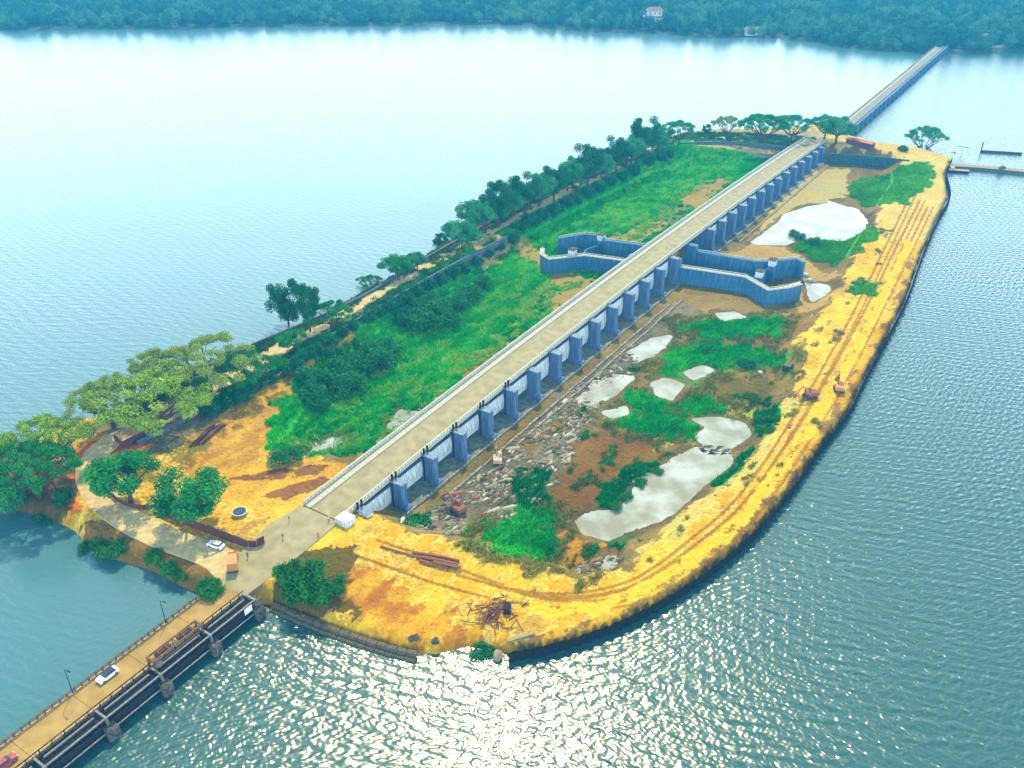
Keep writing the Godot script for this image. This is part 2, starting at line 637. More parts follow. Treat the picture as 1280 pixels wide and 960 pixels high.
func soil_material() -> StandardMaterial3D:
	nz_f = noise_bytes(31, 0.3, 3)
	nz_m = noise_bytes(32, 0.05, 5, 2)
	nz_c = noise_bytes(33, 0.009, 4)
	var total := TW * TH
	cr.resize(total)
	cg.resize(total)
	cb.resize(total)
	turf.resize(total)
	var all := PackedVector2Array([Vector2(TU0, TV0), Vector2(TU1, TV0), Vector2(TU1, TV1), Vector2(TU0, TV1)])
	var yel_a := C(214, 156, 22)
	var yel_b := C(246, 208, 48)
	paint(all, yel_a, yel_b, 0.0)
	# paler dry crust and ochre clay over the embankments
	paint(all, C(242, 224, 130), C(236, 210, 96), 0.0, 0.6, 0, 0.5)
	paint(all, C(150, 96, 30), C(184, 124, 34), 0.0, 0.45, 0, 0.6)
	# far parts of the embankment are sandier
	paint(q2([1075, 300, 1180, 300, 1200, 190, 1030, 170, 1040, 190, 1120, 215], 2.0), C(214, 186, 110), C(226, 204, 120), 6.0, 0.75)
	paint(q2([840, 200, 1030, 200, 1030, 165, 830, 160], 3.0), C(180, 160, 118), C(200, 186, 150), 3.0)
	paint(ribbon(road.slice(14), 30.0), C(110, 112, 70), C(150, 134, 100), 3.0)
	paint(ribbon(road.slice(20), 30.0), C(36, 104, 34), C(84, 136, 40), 3.0, 0.9, 1, 0.40)
	# left bund: trodden earth, clay and weeds
	paint(q2([110, 545, 180, 540, 300, 475, 420, 405, 560, 322, 640, 280, 800, 200, 850, 172, 826, 176, 770, 200, 700, 228, 640, 258, 540, 314, 400, 406, 270, 448, 120, 520], 3.4), C(168, 140, 104), C(120, 116, 80), 4.0)
	paint(q2([150, 530, 330, 440, 560, 318, 700, 240, 820, 190, 800, 188, 690, 232, 540, 312, 330, 428, 120, 520], 3.4), C(40, 92, 34), C(84, 126, 40), 4.0, 0.9, 1, 0.42)
	paint(q2([75, 600, 100, 560, 150, 540, 190, 560, 120, 575, 95, 605, 105, 640, 90, 650], 3.0), C(214, 108, 8), C(226, 140, 20), 3.0)
	paint(q2([-40, 590, 60, 560, 90, 600, 95, 650, 20, 655], 1.0), C(96, 80, 34), C(150, 110, 40), 4.0)
	paint(q2([95, 660, 160, 655, 240, 700, 285, 725, 265, 745, 180, 720, 130, 705], 1.5), C(120, 96, 36), C(170, 120, 40), 3.0)
	# the drained bed
	paint(bedline, C(120, 100, 44), C(166, 140, 70), 5.0)
	# left: turf
	paint(q2([330, 565, 345, 525, 372, 482, 400, 452, 440, 425, 500, 388, 560, 350, 600, 325, 640, 298, 720, 258, 800, 215, 850, 190, 940, 190, 965, 208, 900, 240, 850, 275, 700, 400, 600, 500, 540, 540, 470, 565, 430, 575, 390, 584, 345, 584], -3.0), C(22, 164, 40), C(84, 206, 44), 4.0, 1.0, 1, 0.2)
	paint(q2([640, 330, 720, 280, 800, 225, 860, 196, 940, 194, 900, 235, 820, 275, 740, 300], -3.0), C(96, 196, 24), C(140, 214, 24), 6.0, 0.8, 1, 0.47)
	paint(q2([400, 520, 520, 420, 640, 340, 720, 350, 600, 470, 480, 560], -3.0), C(120, 150, 30), C(170, 150, 50), 6.0, 0.75, 1, 0.56)
	paint(q2([640, 372, 690, 352, 730, 348, 700, 385, 650, 400], -3.0), C(120, 120, 30), C(168, 130, 44), 4.0, 0.85, 0, 0.42)
	# bare earth beside the bridge on the left
	paint(q2([545, 512, 590, 462, 632, 438, 660, 425, 640, 446, 600, 478, 566, 506], -3.0), C(188, 150, 70), C(150, 116, 50), 3.0)
	paint(q2([470, 572, 540, 512, 600, 450, 660, 415, 690, 392, 640, 446, 560, 514, 500, 560], -3.0), C(190, 156, 80), C(160, 130, 60), 3.0, 0.9, 0, 0.3)
	paint(q2([640, 300, 616, 300, 592, 312, 600, 330, 630, 318], 1.0), C(222, 186, 110), C(196, 156, 80), 2.0)
	paint(q2([700, 350, 760, 345, 740, 370, 690, 400], -3.0), C(176, 150, 70), C(120, 130, 40), 4.0, 0.8, 0, 0.4)
	paint(q2([820, 262, 870, 232, 900, 222, 880, 250, 850, 275, 820, 290], -3.0), C(128, 136, 70), C(150, 128, 80), 4.0, 0.8, 0, 0.35)
	paint(q2([755, 300, 815, 275, 840, 280, 800, 305], -3.0), C(190, 160, 90), C(160, 150, 70), 3.0, 0.9, 0, 0.3)
	paint(q2([860, 190, 990, 198, 985, 205, 930, 200, 865, 196], -3.0), C(206, 178, 120), C(190, 170, 110), 2.0)
	# left: clay slope beside the bund and the excavated ground at the near end
	paint(q2([225, 600, 262, 545, 330, 485, 380, 450, 440, 415, 445, 425, 400, 456, 372, 486, 342, 530, 330, 570, 420, 585, 470, 572, 450, 600, 380, 650, 300, 640, 260, 620], 0.0), C(200, 140, 22), C(236, 190, 50), 3.0)
	paint(q2([235, 560, 300, 500, 345, 520, 320, 580, 260, 600], 1.5), C(168, 104, 24), C(210, 160, 60), 4.0, 0.8, 0, 0.5)
	paint(q2([280, 612, 340, 598, 420, 590, 400, 604, 330, 612], -0.5), C(112, 72, 36), C(150, 100, 50), 2.0, 0.9, 0, 0.35)
	paint(q2([330, 630, 400, 606, 420, 612, 360, 640], 0.0), C(110, 66, 40), C(140, 84, 40), 2.0, 0.8, 0, 0.3)
	# right: rubble and grey mud along the barrage
	paint(q2([492, 668, 560, 622, 640, 556, 720, 480, 800, 415, 856, 372, 900, 385, 850, 420, 790, 470, 740, 525, 706, 580, 660, 640, 600, 660, 560, 684], -3.0), C(96, 90, 62), C(160, 148, 116), 4.0)
	paint(q2([880, 392, 840, 372, 900, 368, 945, 385, 1000, 392, 960, 400], -3.0), C(176, 150, 84), C(150, 120, 60), 3.0)
	paint(q2([640, 560, 690, 520, 700, 540, 660, 575], -3.0), C(150, 116, 40), C(120, 96, 40), 3.0, 0.9, 0, 0.3)
	paint(q2([690, 600, 720, 548, 800, 535, 838, 560, 800, 610, 745, 640, 700, 700, 650, 700, 665, 640], -3.0), C(120, 82, 22), C(146, 110, 30), 5.0)
	paint(q2([690, 668, 740, 652, 770, 690, 720, 720, 680, 705], -3.0), C(190, 128, 22), C(206, 150, 30), 4.0)
	paint(q2([860, 478, 960, 470, 985, 480, 960, 510, 900, 500], -3.0), C(96, 90, 24), C(134, 110, 36), 4.0)
	paint(q2([800, 520, 900, 500, 950, 520, 890, 560, 820, 560], -3.0), C(188, 168, 70), C(206, 190, 100), 5.0, 0.9, 0, 0.35)
	paint(q2([940, 410, 1010, 400, 1010, 430, 960, 440], -3.0), C(130, 84, 40), C(150, 112, 50), 4.0)
	paint(q2([850, 640, 940, 570, 985, 500, 1000, 520, 930, 620, 820, 700, 760, 712], -1.5), C(232, 206, 110), C(206, 196, 96), 4.0, 0.8, 0, 0.38)
	paint(q2([880, 330, 960, 300, 1040, 345, 1060, 380, 1000, 395, 1000, 340, 940, 322], -3.0), C(206, 170, 80), C(186, 150, 80), 5.0, 0.9)
	paint(q2([940, 300, 1000, 215, 1060, 210, 1060, 240, 1020, 262, 960, 310], -3.0), C(190, 180, 120), C(206, 176, 90), 4.0)
	for g in [[600, 664, 648, 632, 692, 640, 690, 690, 676, 716, 640, 714, 606, 696], [826, 444, 876, 424, 956, 438, 988, 456, 900, 464, 860, 482, 824, 474], [776, 488, 836, 498, 884, 530, 870, 546, 800, 546, 756, 524], [846, 404, 980, 396, 972, 420, 880, 424], [868, 488, 910, 508, 892, 522, 846, 512]]:
		paint(Geometry2D.offset_polygon(q2(g, -3.0), 5.0)[0], C(104, 122, 36), C(160, 146, 50), 4.0, 0.85, 1, 0.44)
		paint(q2(g, -3.0), C(14, 150, 40), C(70, 196, 44), 5.0, 1.0, 1, 0.32)
	for g in [[808, 576, 836, 584, 784, 640, 742, 634, 762, 602], [942, 512, 974, 512, 974, 546, 944, 552], [884, 606, 936, 560, 934, 582, 900, 618], [740, 650, 790, 668, 770, 690], [640, 590, 680, 588, 690, 620, 650, 640], [500, 650, 540, 640, 530, 668, 506, 668]]:
		paint(q2(g, -3.0), C(0, 110, 28), C(24, 140, 36), 3.0, 1.0, 1, 0.15)
	for g in [[1070, 226, 1160, 214, 1164, 238, 1126, 268, 1086, 262, 1060, 244], [984, 304, 1080, 288, 1096, 310, 1046, 336, 1010, 322], [1056, 372, 1094, 366, 1090, 384, 1064, 388]]:
		paint(q2(g, -3.0), C(60, 150, 26), C(110, 180, 24), 4.0, 1.0, 1, 0.22)
	paint(q2([690, 600, 800, 540, 980, 420, 1000, 470, 900, 560, 820, 650, 700, 720], -3.0), C(60, 110, 22), C(110, 120, 30), 6.0, 0.7, 1, 0.62)
	# mixed weeds over the greens
	paint(q2([330, 565, 400, 452, 500, 388, 640, 298, 800, 215, 940, 190, 850, 275, 700, 400, 600, 500, 470, 565], -3.0), C(0, 104, 28), C(0, 130, 34), 6.0, 0.8, 1, 0.62)
	paint(q2([330, 565, 400, 452, 500, 388, 640, 298, 800, 215, 940, 190, 850, 275, 700, 400, 600, 500, 470, 565], -3.0), C(60, 160, 20), C(110, 180, 30), 2.0, 0.6, 1, 0.63)
	paint(q2([590, 720, 500, 640, 830, 430, 990, 390, 1000, 470, 900, 600, 760, 700], -3.0), C(120, 120, 30), C(150, 140, 60), 3.0, 0.8, 0, 0.66)
	paint(q2([600, 720, 560, 640, 830, 430, 990, 390, 1000, 470, 900, 600, 760, 700], -3.0), C(20, 110, 26), C(60, 140, 24), 3.0, 0.85, 1, 0.67)
	for p in ponds:
		paint(Geometry2D.offset_polygon(p, 2.6)[0], C(92, 76, 46), C(126, 108, 72), 2.0, 0.7, 0, 0.25)
	paint(q2([470, 575, 560, 510, 640, 440, 740, 345, 830, 280, 800, 270, 700, 340, 600, 430, 500, 530, 440, 570], -3.0), C(186, 160, 80), C(156, 150, 56), 5.0, 0.9, 0, 0.47)
	paint(q2([345, 575, 400, 470, 520, 400, 640, 320, 760, 260, 900, 210, 800, 300, 640, 430, 480, 560], -3.0), C(120, 200, 30), C(160, 210, 50), 3.0, 0.75, 1, 0.54)
	# bare soil left of the deck
	for g in [[520, 530, 560, 490, 600, 452, 650, 420, 668, 426, 620, 468, 570, 510, 530, 545], [640, 312, 660, 300, 690, 330, 730, 348, 700, 362, 668, 330], [690, 372, 740, 352, 765, 352, 720, 392, 690, 400], [440, 578, 500, 540, 520, 546, 470, 584], [850, 252, 900, 222, 915, 226, 870, 262]]:
		paint(q2(g, -3.0), C(196, 162, 84), C(164, 134, 64), 4.0, 0.95, 0, 0.28)
	# wheel ruts on the embankment and the near platform
	var runs := [[600, 726, 690, 748, 780, 736, 860, 688, 930, 628, 990, 545, 1030, 480, 1080, 390, 1120, 310, 1150, 250], [570, 718, 680, 742, 780, 728, 856, 680, 924, 620, 980, 540, 1018, 478, 1066, 392, 1106, 310, 1140, 240], [640, 752, 720, 760, 800, 744, 880, 694, 945, 630, 1005, 545, 1046, 480, 1094, 390, 1132, 315, 1160, 258], [470, 680, 540, 700, 620, 728], [440, 700, 520, 722, 600, 744]]
	for r in runs:
		var path := smooth_path(qs(r, 2.0), 4.0)
		paint(ribbon(path, 0.9), C(150, 100, 22), C(176, 124, 24), 0.4, 0.75)
		var off := PackedVector3Array()
		for p in path:
			off.append(p + Vector3(0.4, 0, 2.2))
		paint(ribbon(off, 0.8), C(160, 108, 24), C(186, 132, 24), 0.4, 0.7)
	paint(ribbon(smooth_path(qs([660, 760, 740, 760, 830, 722, 905, 668, 965, 600, 1022, 520, 1062, 452, 1104, 370, 1138, 300], 2.0), 4.0), 3.2), C(240, 206, 44), C(236, 196, 30), 2.0, 0.85, 0, 0.3)
	paint(q2([400, 690, 420, 760, 480, 800, 540, 815, 600, 800, 560, 760, 470, 720], 2.5), C(176, 96, 12), C(216, 150, 24), 5.0, 0.8, 0, 0.48)
	paint(q2([345, 690, 440, 690, 440, 760, 380, 775, 345, 760], 3.0), C(120, 84, 24), C(90, 110, 24), 4.0)
	for r in [[560, 690, 640, 716, 722, 750, 800, 716, 872, 668, 946, 602, 990, 540, 1004, 486, 1040, 398, 1072, 340, 1104, 280]]:
		paint(ribbon(smooth_path(qs(r, -1.0), 4.0), 13.0), C(110, 116, 34), C(150, 140, 50), 4.0, 0.8, 1, 0.69)
	for r in [[650, 806, 765, 772, 830, 740, 890, 700, 940, 655, 985, 602, 1020, 552, 1055, 505, 1075, 465, 1105, 410, 1130, 360, 1150, 306]]:
		paint(ribbon(smooth_path(qs(r, 2.2), 4.0), 3.4), C(120, 84, 40), C(160, 130, 70), 1.5, 0.8, 0, 0.5)
	var px := PackedByteArray()
	px.resize(total * 3)
	for k in total:
		var f := 0.76 + 0.14 * nz_f[k] / 255.0
		px[k * 3] = clampi(int(cr[k] * f * 255.0), 0, 255)
		px[k * 3 + 1] = clampi(int(cg[k] * f * 255.0), 0, 255)
		px[k * 3 + 2] = clampi(int(cb[k] * f * 255.0), 0, 255)
	var im := Image.create_from_data(TW, TH, false, Image.FORMAT_RGB8, px)
	var m := StandardMaterial3D.new()
	m.albedo_texture = ImageTexture.create_from_image(im)
	m.roughness = 0.95
	m.metallic_specular = 0.2
	# clods and ruts as fine relief
	var fb := FastNoiseLite.new()
	fb.seed = 71
	fb.frequency = 0.16
	fb.fractal_octaves = 4
	var nb := fb.get_image(TW, TH)
	nb.convert(Image.FORMAT_RGBA8)
	nb.bump_map_to_normal_map(5.0)
	m.normal_enabled = true
	m.normal_texture = ImageTexture.create_from_image(nb)
	m.normal_scale = 0.3
	return m

func make_lake() -> void:
	# one sheet to the far shore; no water lies in the drained basin
	var us := []
	var vs := []
	var u := -900.0
	while u < 2200.0:
		us.append(u)
		u += 4.0 if u > -236.0 and u < 300.0 else 24.0
	var v := -2000.0
	while v < 1500.0:
		vs.append(v)
		v += 4.0 if v > -130.0 and v < 104.0 else 24.0
	var pv := PackedVector3Array()
	var nv := PackedVector3Array()
	var tv := PackedVector2Array()
	var ix := PackedInt32Array()
	var ix_lee := PackedInt32Array()
	var wob := FastNoiseLite.new()
	wob.seed = 3
	wob.frequency = 0.006
	var w: int = us.size()
	for j in vs.size():
		for i in w:
			var p := Vector2(us[i], vs[j])
			pv.append(Vector3(p.x, 0, p.y))
			nv.append(Vector3.UP)
			var c := Vector2(p.x * 0.5422 + p.y * 0.8403, p.x * 0.8403 - p.y * 0.5422)
			c += Vector2(wob.get_noise_2d(p.x, p.y), wob.get_noise_2d(p.x + 500, p.y)) * 12.0
			tv.append(Vector2(c.x / 62.0, c.y / 44.0))
			if i < w - 1 and j < vs.size() - 1:
				var mid := Vector2((us[i] + us[i + 1]) * 0.5, (vs[j] + vs[j + 1]) * 0.5)
				if mid.x > -230 and mid.x < 290 and mid.y > -125 and mid.y < 100 and field(d_in, mid.x, mid.y) > -7.0:
					continue
				var k := j * w + i
				if mid.y < -8.0:
					ix_lee.append_array([k, k + 1, k + w, k + 1, k + w + 1, k + w])
				else:
					ix.append_array([k, k + 1, k + w, k + 1, k + w + 1, k + w])
	var a := []
	a.resize(Mesh.ARRAY_MAX)
	a[Mesh.ARRAY_VERTEX] = pv
	a[Mesh.ARRAY_NORMAL] = nv
	a[Mesh.ARRAY_TEX_UV] = tv
	a[Mesh.ARRAY_INDEX] = ix
	var m := ArrayMesh.new()
	m.add_surface_from_arrays(Mesh.PRIMITIVE_TRIANGLES, a)
	var im := wave_normals(384)
	var wm := mat(0.018, 0.082, 0.085, 0.24)
	wm.metallic_specular = 0.6
	wm.normal_enabled = true
	wm.normal_texture = ImageTexture.create_from_image(im)
	wm.normal_scale = 0.5
	M.lake = wm
	# the water behind the causeway line lies in the lee of the wind and is smoother
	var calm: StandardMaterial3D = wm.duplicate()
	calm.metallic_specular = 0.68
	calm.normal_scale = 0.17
	calm.albedo_color = Color(0.042, 0.145, 0.175).linear_to_srgb()  # paler base colour puts in sky sheen that the reflection lacks
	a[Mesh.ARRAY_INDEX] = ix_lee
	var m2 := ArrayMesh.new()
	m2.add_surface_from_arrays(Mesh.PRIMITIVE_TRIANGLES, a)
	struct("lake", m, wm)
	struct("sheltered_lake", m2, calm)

func wave_normals(n: int) -> Image:
	# a patch of wind waves that repeats without a seam: whole numbers of crests fit it
	var r := RandomNumberGenerator.new()
	r.seed = 515
	var tab := PackedFloat32Array()
	for i in n:
		tab.append(sin(TAU * i / n))
	var sx := PackedFloat32Array()
	var sy := PackedFloat32Array()
	sx.resize(n * n)
	sy.resize(n * n)
	for w in 64:
		var k := lerpf(13.0, 82.0, pow(r.randf(), 1.2))
		var ang := r.randfn() * 0.75 + PI * 0.5
		var kx := int(round(k * cos(ang) * 1.2))
		var ky := int(round(k * sin(ang) * 0.9))
		var ph := r.randi() % n
		var steep := 0.0195 * sqrt(30.0 / k)
		var gx := steep * kx / k
		var gy := steep * ky / k
		for y in n:
			var id := posmod(ky * y + ph, n)
			var o := y * n
			for x in n:
				var c := tab[id]
				sx[o + x] += gx * c
				sy[o + x] += gy * c
				id += kx
				if id >= n:
					id -= n
				elif id < 0:
					id += n
	var px := PackedByteArray()
	px.resize(n * n * 3)
	for i in n * n:
		var v := Vector3(-sx[i] * 2.0, -sy[i] * 2.0, 1.0).normalized()
		px[i * 3] = int(v.x * 127.0 + 128.0)
		px[i * 3 + 1] = int(v.y * 127.0 + 128.0)
		px[i * 3 + 2] = int(v.z * 127.0 + 128.0)
	return Image.create_from_data(n, n, false, Image.FORMAT_RGB8, px)

func make_ponds() -> void:
	var pm := worn(0.40, 0.42, 0.40, grain(41, 0.02, Color(0.8, 0.77, 0.68), Color(1, 1, 1)), 0.016, 0.06)
	M.pond = pm
	var wob := FastNoiseLite.new()
	wob.seed = 77
	wob.frequency = 0.09
	for g in ponds:
		var src: PackedVector2Array = Geometry2D.offset_polygon(g, 3.4)[0]
		var poly := PackedVector2Array()
		for i in src.size():
			var a := src[i]
			var b := src[(i + 1) % src.size()]
			var n := maxi(1, int(a.distance_to(b) / 1.2))
			for k in n:
				var p := a.lerp(b, float(k) / n)
				poly.append(p + Vector2(wob.get_noise_2d(p.x, p.y), wob.get_noise_2d(p.x + 90, p.y)) * 2.6)
		var tri := Geometry2D.triangulate_polygon(poly)
		if tri.is_empty():
			tri = Geometry2D.triangulate_polygon(src)
			poly = src
		var mb := MB.new()
		for i in range(0, tri.size(), 3):
			var a := Vector3(poly[tri[i]].x, -3.02, poly[tri[i]].y)
			var b := Vector3(poly[tri[i + 1]].x, -3.02, poly[tri[i + 1]].y)
			var c := Vector3(poly[tri[i + 2]].x, -3.02, poly[tri[i + 2]].y)
			if (b - a).cross(c - a).y > 0:
				mb.tri(a, b, c)
			else:
				mb.tri(a, c, b)
		struct("pond", mb.mesh(), pm)

func make_roads() -> void:
	var mb := MB.new()
	var n := road.size()
	for i in n - 1:
		var a := road[i]
		var b := road[i + 1]
		var da := (road[mini(i + 1, n - 1)] - road[maxi(i - 1, 0)])
		var db := (road[mini(i + 2, n - 1)] - a)
		var sa := Vector3(-da.z, 0, da.x).normalized() * 3.6
		var sb := Vector3(-db.z, 0, db.x).normalized() * 3.6
		mb.quad(a - sa, a + sa, b + sb, b - sb)
		for e in [-1.0, 1.0]:
			var dn := Vector3(0, -0.5, 0)
			mb.quad(a + sa * e, a + sa * e * 1.08 + dn, b + sb * e * 1.08 + dn, b + sb * e)
	struct("road", mb.mesh(), M.asphalt)
	# concrete forecourt between the old bridge and the barrage
	var f := MB.new()
	var rows := [[-207.5, 4.02, -12.2, -4.4], [-203, 4.1, -14.5, -4.2], [-196, 4.35, -16.5, -3.8], [-188, 4.5, -17.5, -3.6], [-178.2, 4.62, -16.2, -4.2]]
	for i in rows.size() - 1:
		var a = rows[i]
		var b = rows[i + 1]
		f.quad(Vector3(a[0], a[1], a[2]), Vector3(a[0], a[1], a[3]), Vector3(b[0], b[1], b[3]), Vector3(b[0], b[1], b[2]))
		f.quad(Vector3(a[0], a[1], a[3]), Vector3(a[0], a[1] - 1.4, a[3]), Vector3(b[0], b[1] - 1.4, b[3]), Vector3(b[0], b[1], b[3]))
		f.quad(Vector3(b[0], b[1], b[2]), Vector3(b[0], b[1] - 1.4, b[2]), Vector3(a[0], a[1] - 1.4, a[2]), Vector3(a[0], a[1], a[2]))
	struct("forecourt", f.mesh(), M.deck)

# ---------------------------------------------------------------- barrage
const DECK_L := -16.0
const DECK_R := -4.0
func deck_y(u: float) -> float:
	var k := (u - 25.0) / 205.0
	return 8.0 - 3.4 * k * k

func parapet_mesh(u0: float, u1: float, v: float, yf: Callable, pitch := 1.25, h := 1.15) -> ArrayMesh:
	var mb := MB.new()
	var n := maxi(2, int((u1 - u0) / pitch))
	for i in n:
		var a := lerpf(u0, u1, float(i) / n)
		var b := lerpf(u0, u1, float(i + 1) / n)
		var pa := Vector3(a, yf.call(a), v)
		var pb := Vector3(b, yf.call(b), v)
		mb.beam(pa + Vector3.UP * 0.16, pb + Vector3.UP * 0.16, 0.34, 0.34)
		mb.beam(pa + Vector3.UP * h, pb + Vector3.UP * h, 0.40, 0.24)
		mb.box(pa + Vector3(0.28, h * 0.55, 0), Vector3(0.5, h * 0.72, 0.26))
	return mb.mesh()

func make_barrage() -> void:
	var t := thing("barrage_bridge", "long new barrage bridge with khaki deck, blue piers and white gates", "bridge")
	var piers := []
	for k in range(14, -1, -1):
		piers.append(13.4 - 13.2 * k)
	var lock_at := piers.size() - 1
	for k in 14:
		piers.append(52.0 + 12.8 * k)
	var yf := func(u: float) -> float: return deck_y(u)
	# deck, kerbs and parapets, one piece to a span
	var joints := [-178.0]
	for p in piers:
		joints.append(p)
	joints.append(234.0)
	for i in joints.size() - 1:
		var u0: float = joints[i] + 0.02
		var u1: float = joints[i + 1] - 0.02
		var seg := 4
		var slab := MB.new()
		var road_top := MB.new()
		var walks := [MB.new(), MB.new()]
		for s in seg:
			var a := lerpf(u0, u1, float(s) / seg)
			var b := lerpf(u0, u1, float(s + 1) / seg)
			var ya := deck_y(a)
			var yb := deck_y(b)
			var prof := [[DECK_L, 0.0], [DECK_R, 0.0], [DECK_R, -0.55], [DECK_R - 1.4, -1.35], [DECK_L + 1.4, -1.35], [DECK_L, -0.55]]
			for k in prof.size():
				var p = prof[k]
				var r = prof[(k + 1) % prof.size()]
				slab.quad(Vector3(a, ya + p[1], p[0]), Vector3(a, ya + r[1], r[0]), Vector3(b, yb + r[1], r[0]), Vector3(b, yb + p[1], p[0]))
			road_top.quad(Vector3(a, ya + 0.03, DECK_L + 2.5), Vector3(a, ya + 0.03, DECK_R - 1.0), Vector3(b, yb + 0.03, DECK_R - 1.0), Vector3(b, yb + 0.03, DECK_L + 2.5))
			for w in [[DECK_L + 0.45, DECK_L + 2.3, 0.10, 0], [DECK_L + 2.3, DECK_L + 2.6, 0.42, 0], [DECK_R - 1.1, DECK_R - 0.45, 0.22, 1]]:
				walks[w[3]].beam(Vector3(a, ya + w[2] * 0.5, (w[0] + w[1]) * 0.5), Vector3(b, yb + w[2] * 0.5, (w[0] + w[1]) * 0.5), w[1] - w[0], w[2])
		var so := obj("deck_span", slab.mesh(), M.pale, t)
		obj("road_surface", road_top.mesh(), M.deck, so)
		obj("kerb", walks[0].mesh(), M.pale, so)
		obj("kerb", walks[1].mesh(), M.pale, so)
		obj("parapet", parapet_mesh(u0, u1, DECK_L + 0.2, yf), M.pale, t)
		obj("parapet", parapet_mesh(u0, u1, DECK_R - 0.2, yf), M.pale, t)
	# piers
	for i in piers.size():
		var u: float = piers[i]
		var y := deck_y(u)
		var mb := MB.new()
		var top := y - 1.36
		var hz := 1.0
		# shaft under the deck with a rounded cutwater to the right and a lower one to the left
		var ring := [Vector2(-hz, -18.0), Vector2(0, -19.2), Vector2(hz, -18.0), Vector2(hz, -1.2), Vector2(hz * 0.6, 0.0), Vector2(-hz * 0.6, 0.0), Vector2(-hz, -1.2)]
		for k in ring.size():
			var a: Vector2 = ring[k]
			var b: Vector2 = ring[(k + 1) % ring.size()]
			mb.quad(Vector3(a.x, -3.2, a.y), Vector3(a.x, top, a.y), Vector3(b.x, top, b.y), Vector3(b.x, -3.2, b.y))
		for k in range(1, ring.size() - 1):
			mb.tri(Vector3(ring[0].x, top, ring[0].y), Vector3(ring[k + 1].x, top, ring[k + 1].y), Vector3(ring[k].x, top, ring[k].y))
		mb.cham(Vector3(0, (y - 0.35 - 3.2) * 0.5, -1.9), Vector3(2.2, y - 0.35 + 3.2, 3.9), 0.3)
		mb.cham(Vector3(0, -2.4, 0.0), Vector3(2.7, 1.4, 2.6), 0.3)
		var p := obj("pier", mb.mesh(), M.pier if i else M.gate, t)
		p.position = Vector3(u, 0, 0)
		# pale cap and gate grooves on the nose
		var cap := MB.new()
		cap.cham(Vector3(0, y - 0.22, -1.9), Vector3(2.5, 0.26, 4.0), 0.08)
		obj("pier_cap", cap.mesh(), M.cap, p)
		var post := MB.new()
		for s in [-0.75, 0.75]:
			var pt := y + (1.9 if i < 6 else 0.3)
			post.box(Vector3(s, (y - 0.09 + pt) * 0.5, -3.4), Vector3(0.32, pt - y + 0.09, 0.5))
			post.box(Vector3(s * 1.55, y * 0.5 - 1.9, -3.2), Vector3(0.2, y + 2.4, 0.34))
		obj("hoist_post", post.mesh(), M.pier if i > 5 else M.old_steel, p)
	# gates
	for i in piers.size() - 1:
		if i == lock_at:
			continue
		var ua: float = piers[i] + 1.3
		var ub: float = piers[i + 1] - 1.3
		var um := (ua + ub) * 0.5
		var top := deck_y(um) - 1.7
		var bot := top - (5.2 if i < 6 else 6.6)
		var g := MB.new()
		var cols := 6
		var rows := 5
		for k in rows:
			for c in cols:
				var pts := []
				for w in [[c, k], [c + 1, k], [c + 1, k + 1], [c, k + 1]]:
					var fx: float = float(w[0]) / cols
					var fy: float = float(w[1]) / rows
					var bulge := sin(fy * PI) * 0.35
					pts.append(Vector3(lerpf(ua, ub, fx), lerpf(bot, top, fy), -3.9 + bulge))
				g.quad(pts[0], pts[1], pts[2], pts[3])
		var go := obj("gate", g.mesh(), M.gate, t)
		var rib := MB.new()
		for k in [0.02, 0.5, 0.98]:
			var yy := lerpf(bot, top, k)
			rib.box(Vector3(um, yy, -4.35), Vector3(ub - ua, 0.35, 0.5))
		for c in 4:
			rib.box(Vector3(lerpf(ua, ub, (c + 0.5) / 4.0), (top + bot) * 0.5, -4.3), Vector3(0.3, top - bot, 0.4))
		obj("gate_frame", rib.mesh(), M.pier, go)
	# sill and apron on the bed
	var seg_u := [[-172.0, 12.0], [54.0, 220.0]]
	for s in seg_u:
		var ap := MB.new()
		ap.box(Vector3((s[0] + s[1]) * 0.5, -3.1, -8.5), Vector3(s[1] - s[0], 0.9, 21.0))
		obj("apron", ap.mesh(), M.apron, t)
		var k := MB.new()
		k.box(Vector3((s[0] + s[1]) * 0.5, -2.45, 1.75), Vector3(s[1] - s[0], 0.4, 0.5))
		obj("apron_edge", k.mesh(), M.silt, t)
	# low drainage kerbs beside the apron
	for kk in [[-150.0, -10.0, 6.2], [-120.0, 0.0, 8.6], [70.0, 205.0, 5.5]]:
		var e := MB.new()
		var u: float = kk[0]
		while u < kk[1]:
			e.box(Vector3(u + 2.9, -2.7, kk[2] + rng.randf_range(-0.25, 0.25)), Vector3(5.7, 0.8, 0.55))
			u += 6.0
		obj("drain_kerb", e.mesh(), M.silt, t)
	# abutments
	var ab := MB.new()
	ab.cham(Vector3(-177.0, 3.0, -3.0), Vector3(3.4, 6.0, 3.6), 0.15)
	obj("abutment_block", ab.mesh(), M.gate, t)
	var aw := MB.new()
	aw.box(Vector3(-175.2, 0.4, -9.8), Vector3(4.6, 6.8, 12.2))
	obj("abutment", aw.mesh(), M.pier, t)
	var af := MB.new()
	af.box(Vector3(228.0, 0.5, -9.8), Vector3(12.0, 6.8, 12.6))
	obj("abutment", af.mesh(), M.lock, t)
	var ww := MB.new()
	ww.beam(Vector3(-174.6, 0.2, -3.0), Vector3(-171.5, -0.6, 2.5), 0.8, 5.0)
	obj("wing_wall", ww.mesh(), M.pier, t)

func wall_run(path: PackedVector3Array, thick: float, y0: float, y1: float) -> ArrayMesh:
	var mb := MB.new()
	var p := PackedVector3Array()
	for x in path:
		p.append(Vector3(x.x, 0, x.z))
	mb.strip(p, [Vector2(-thick * 0.5, y0), Vector2(thick * 0.5, y0), Vector2(thick * 0.5, y1), Vector2(-thick * 0.5, y1)])
	return mb.mesh()

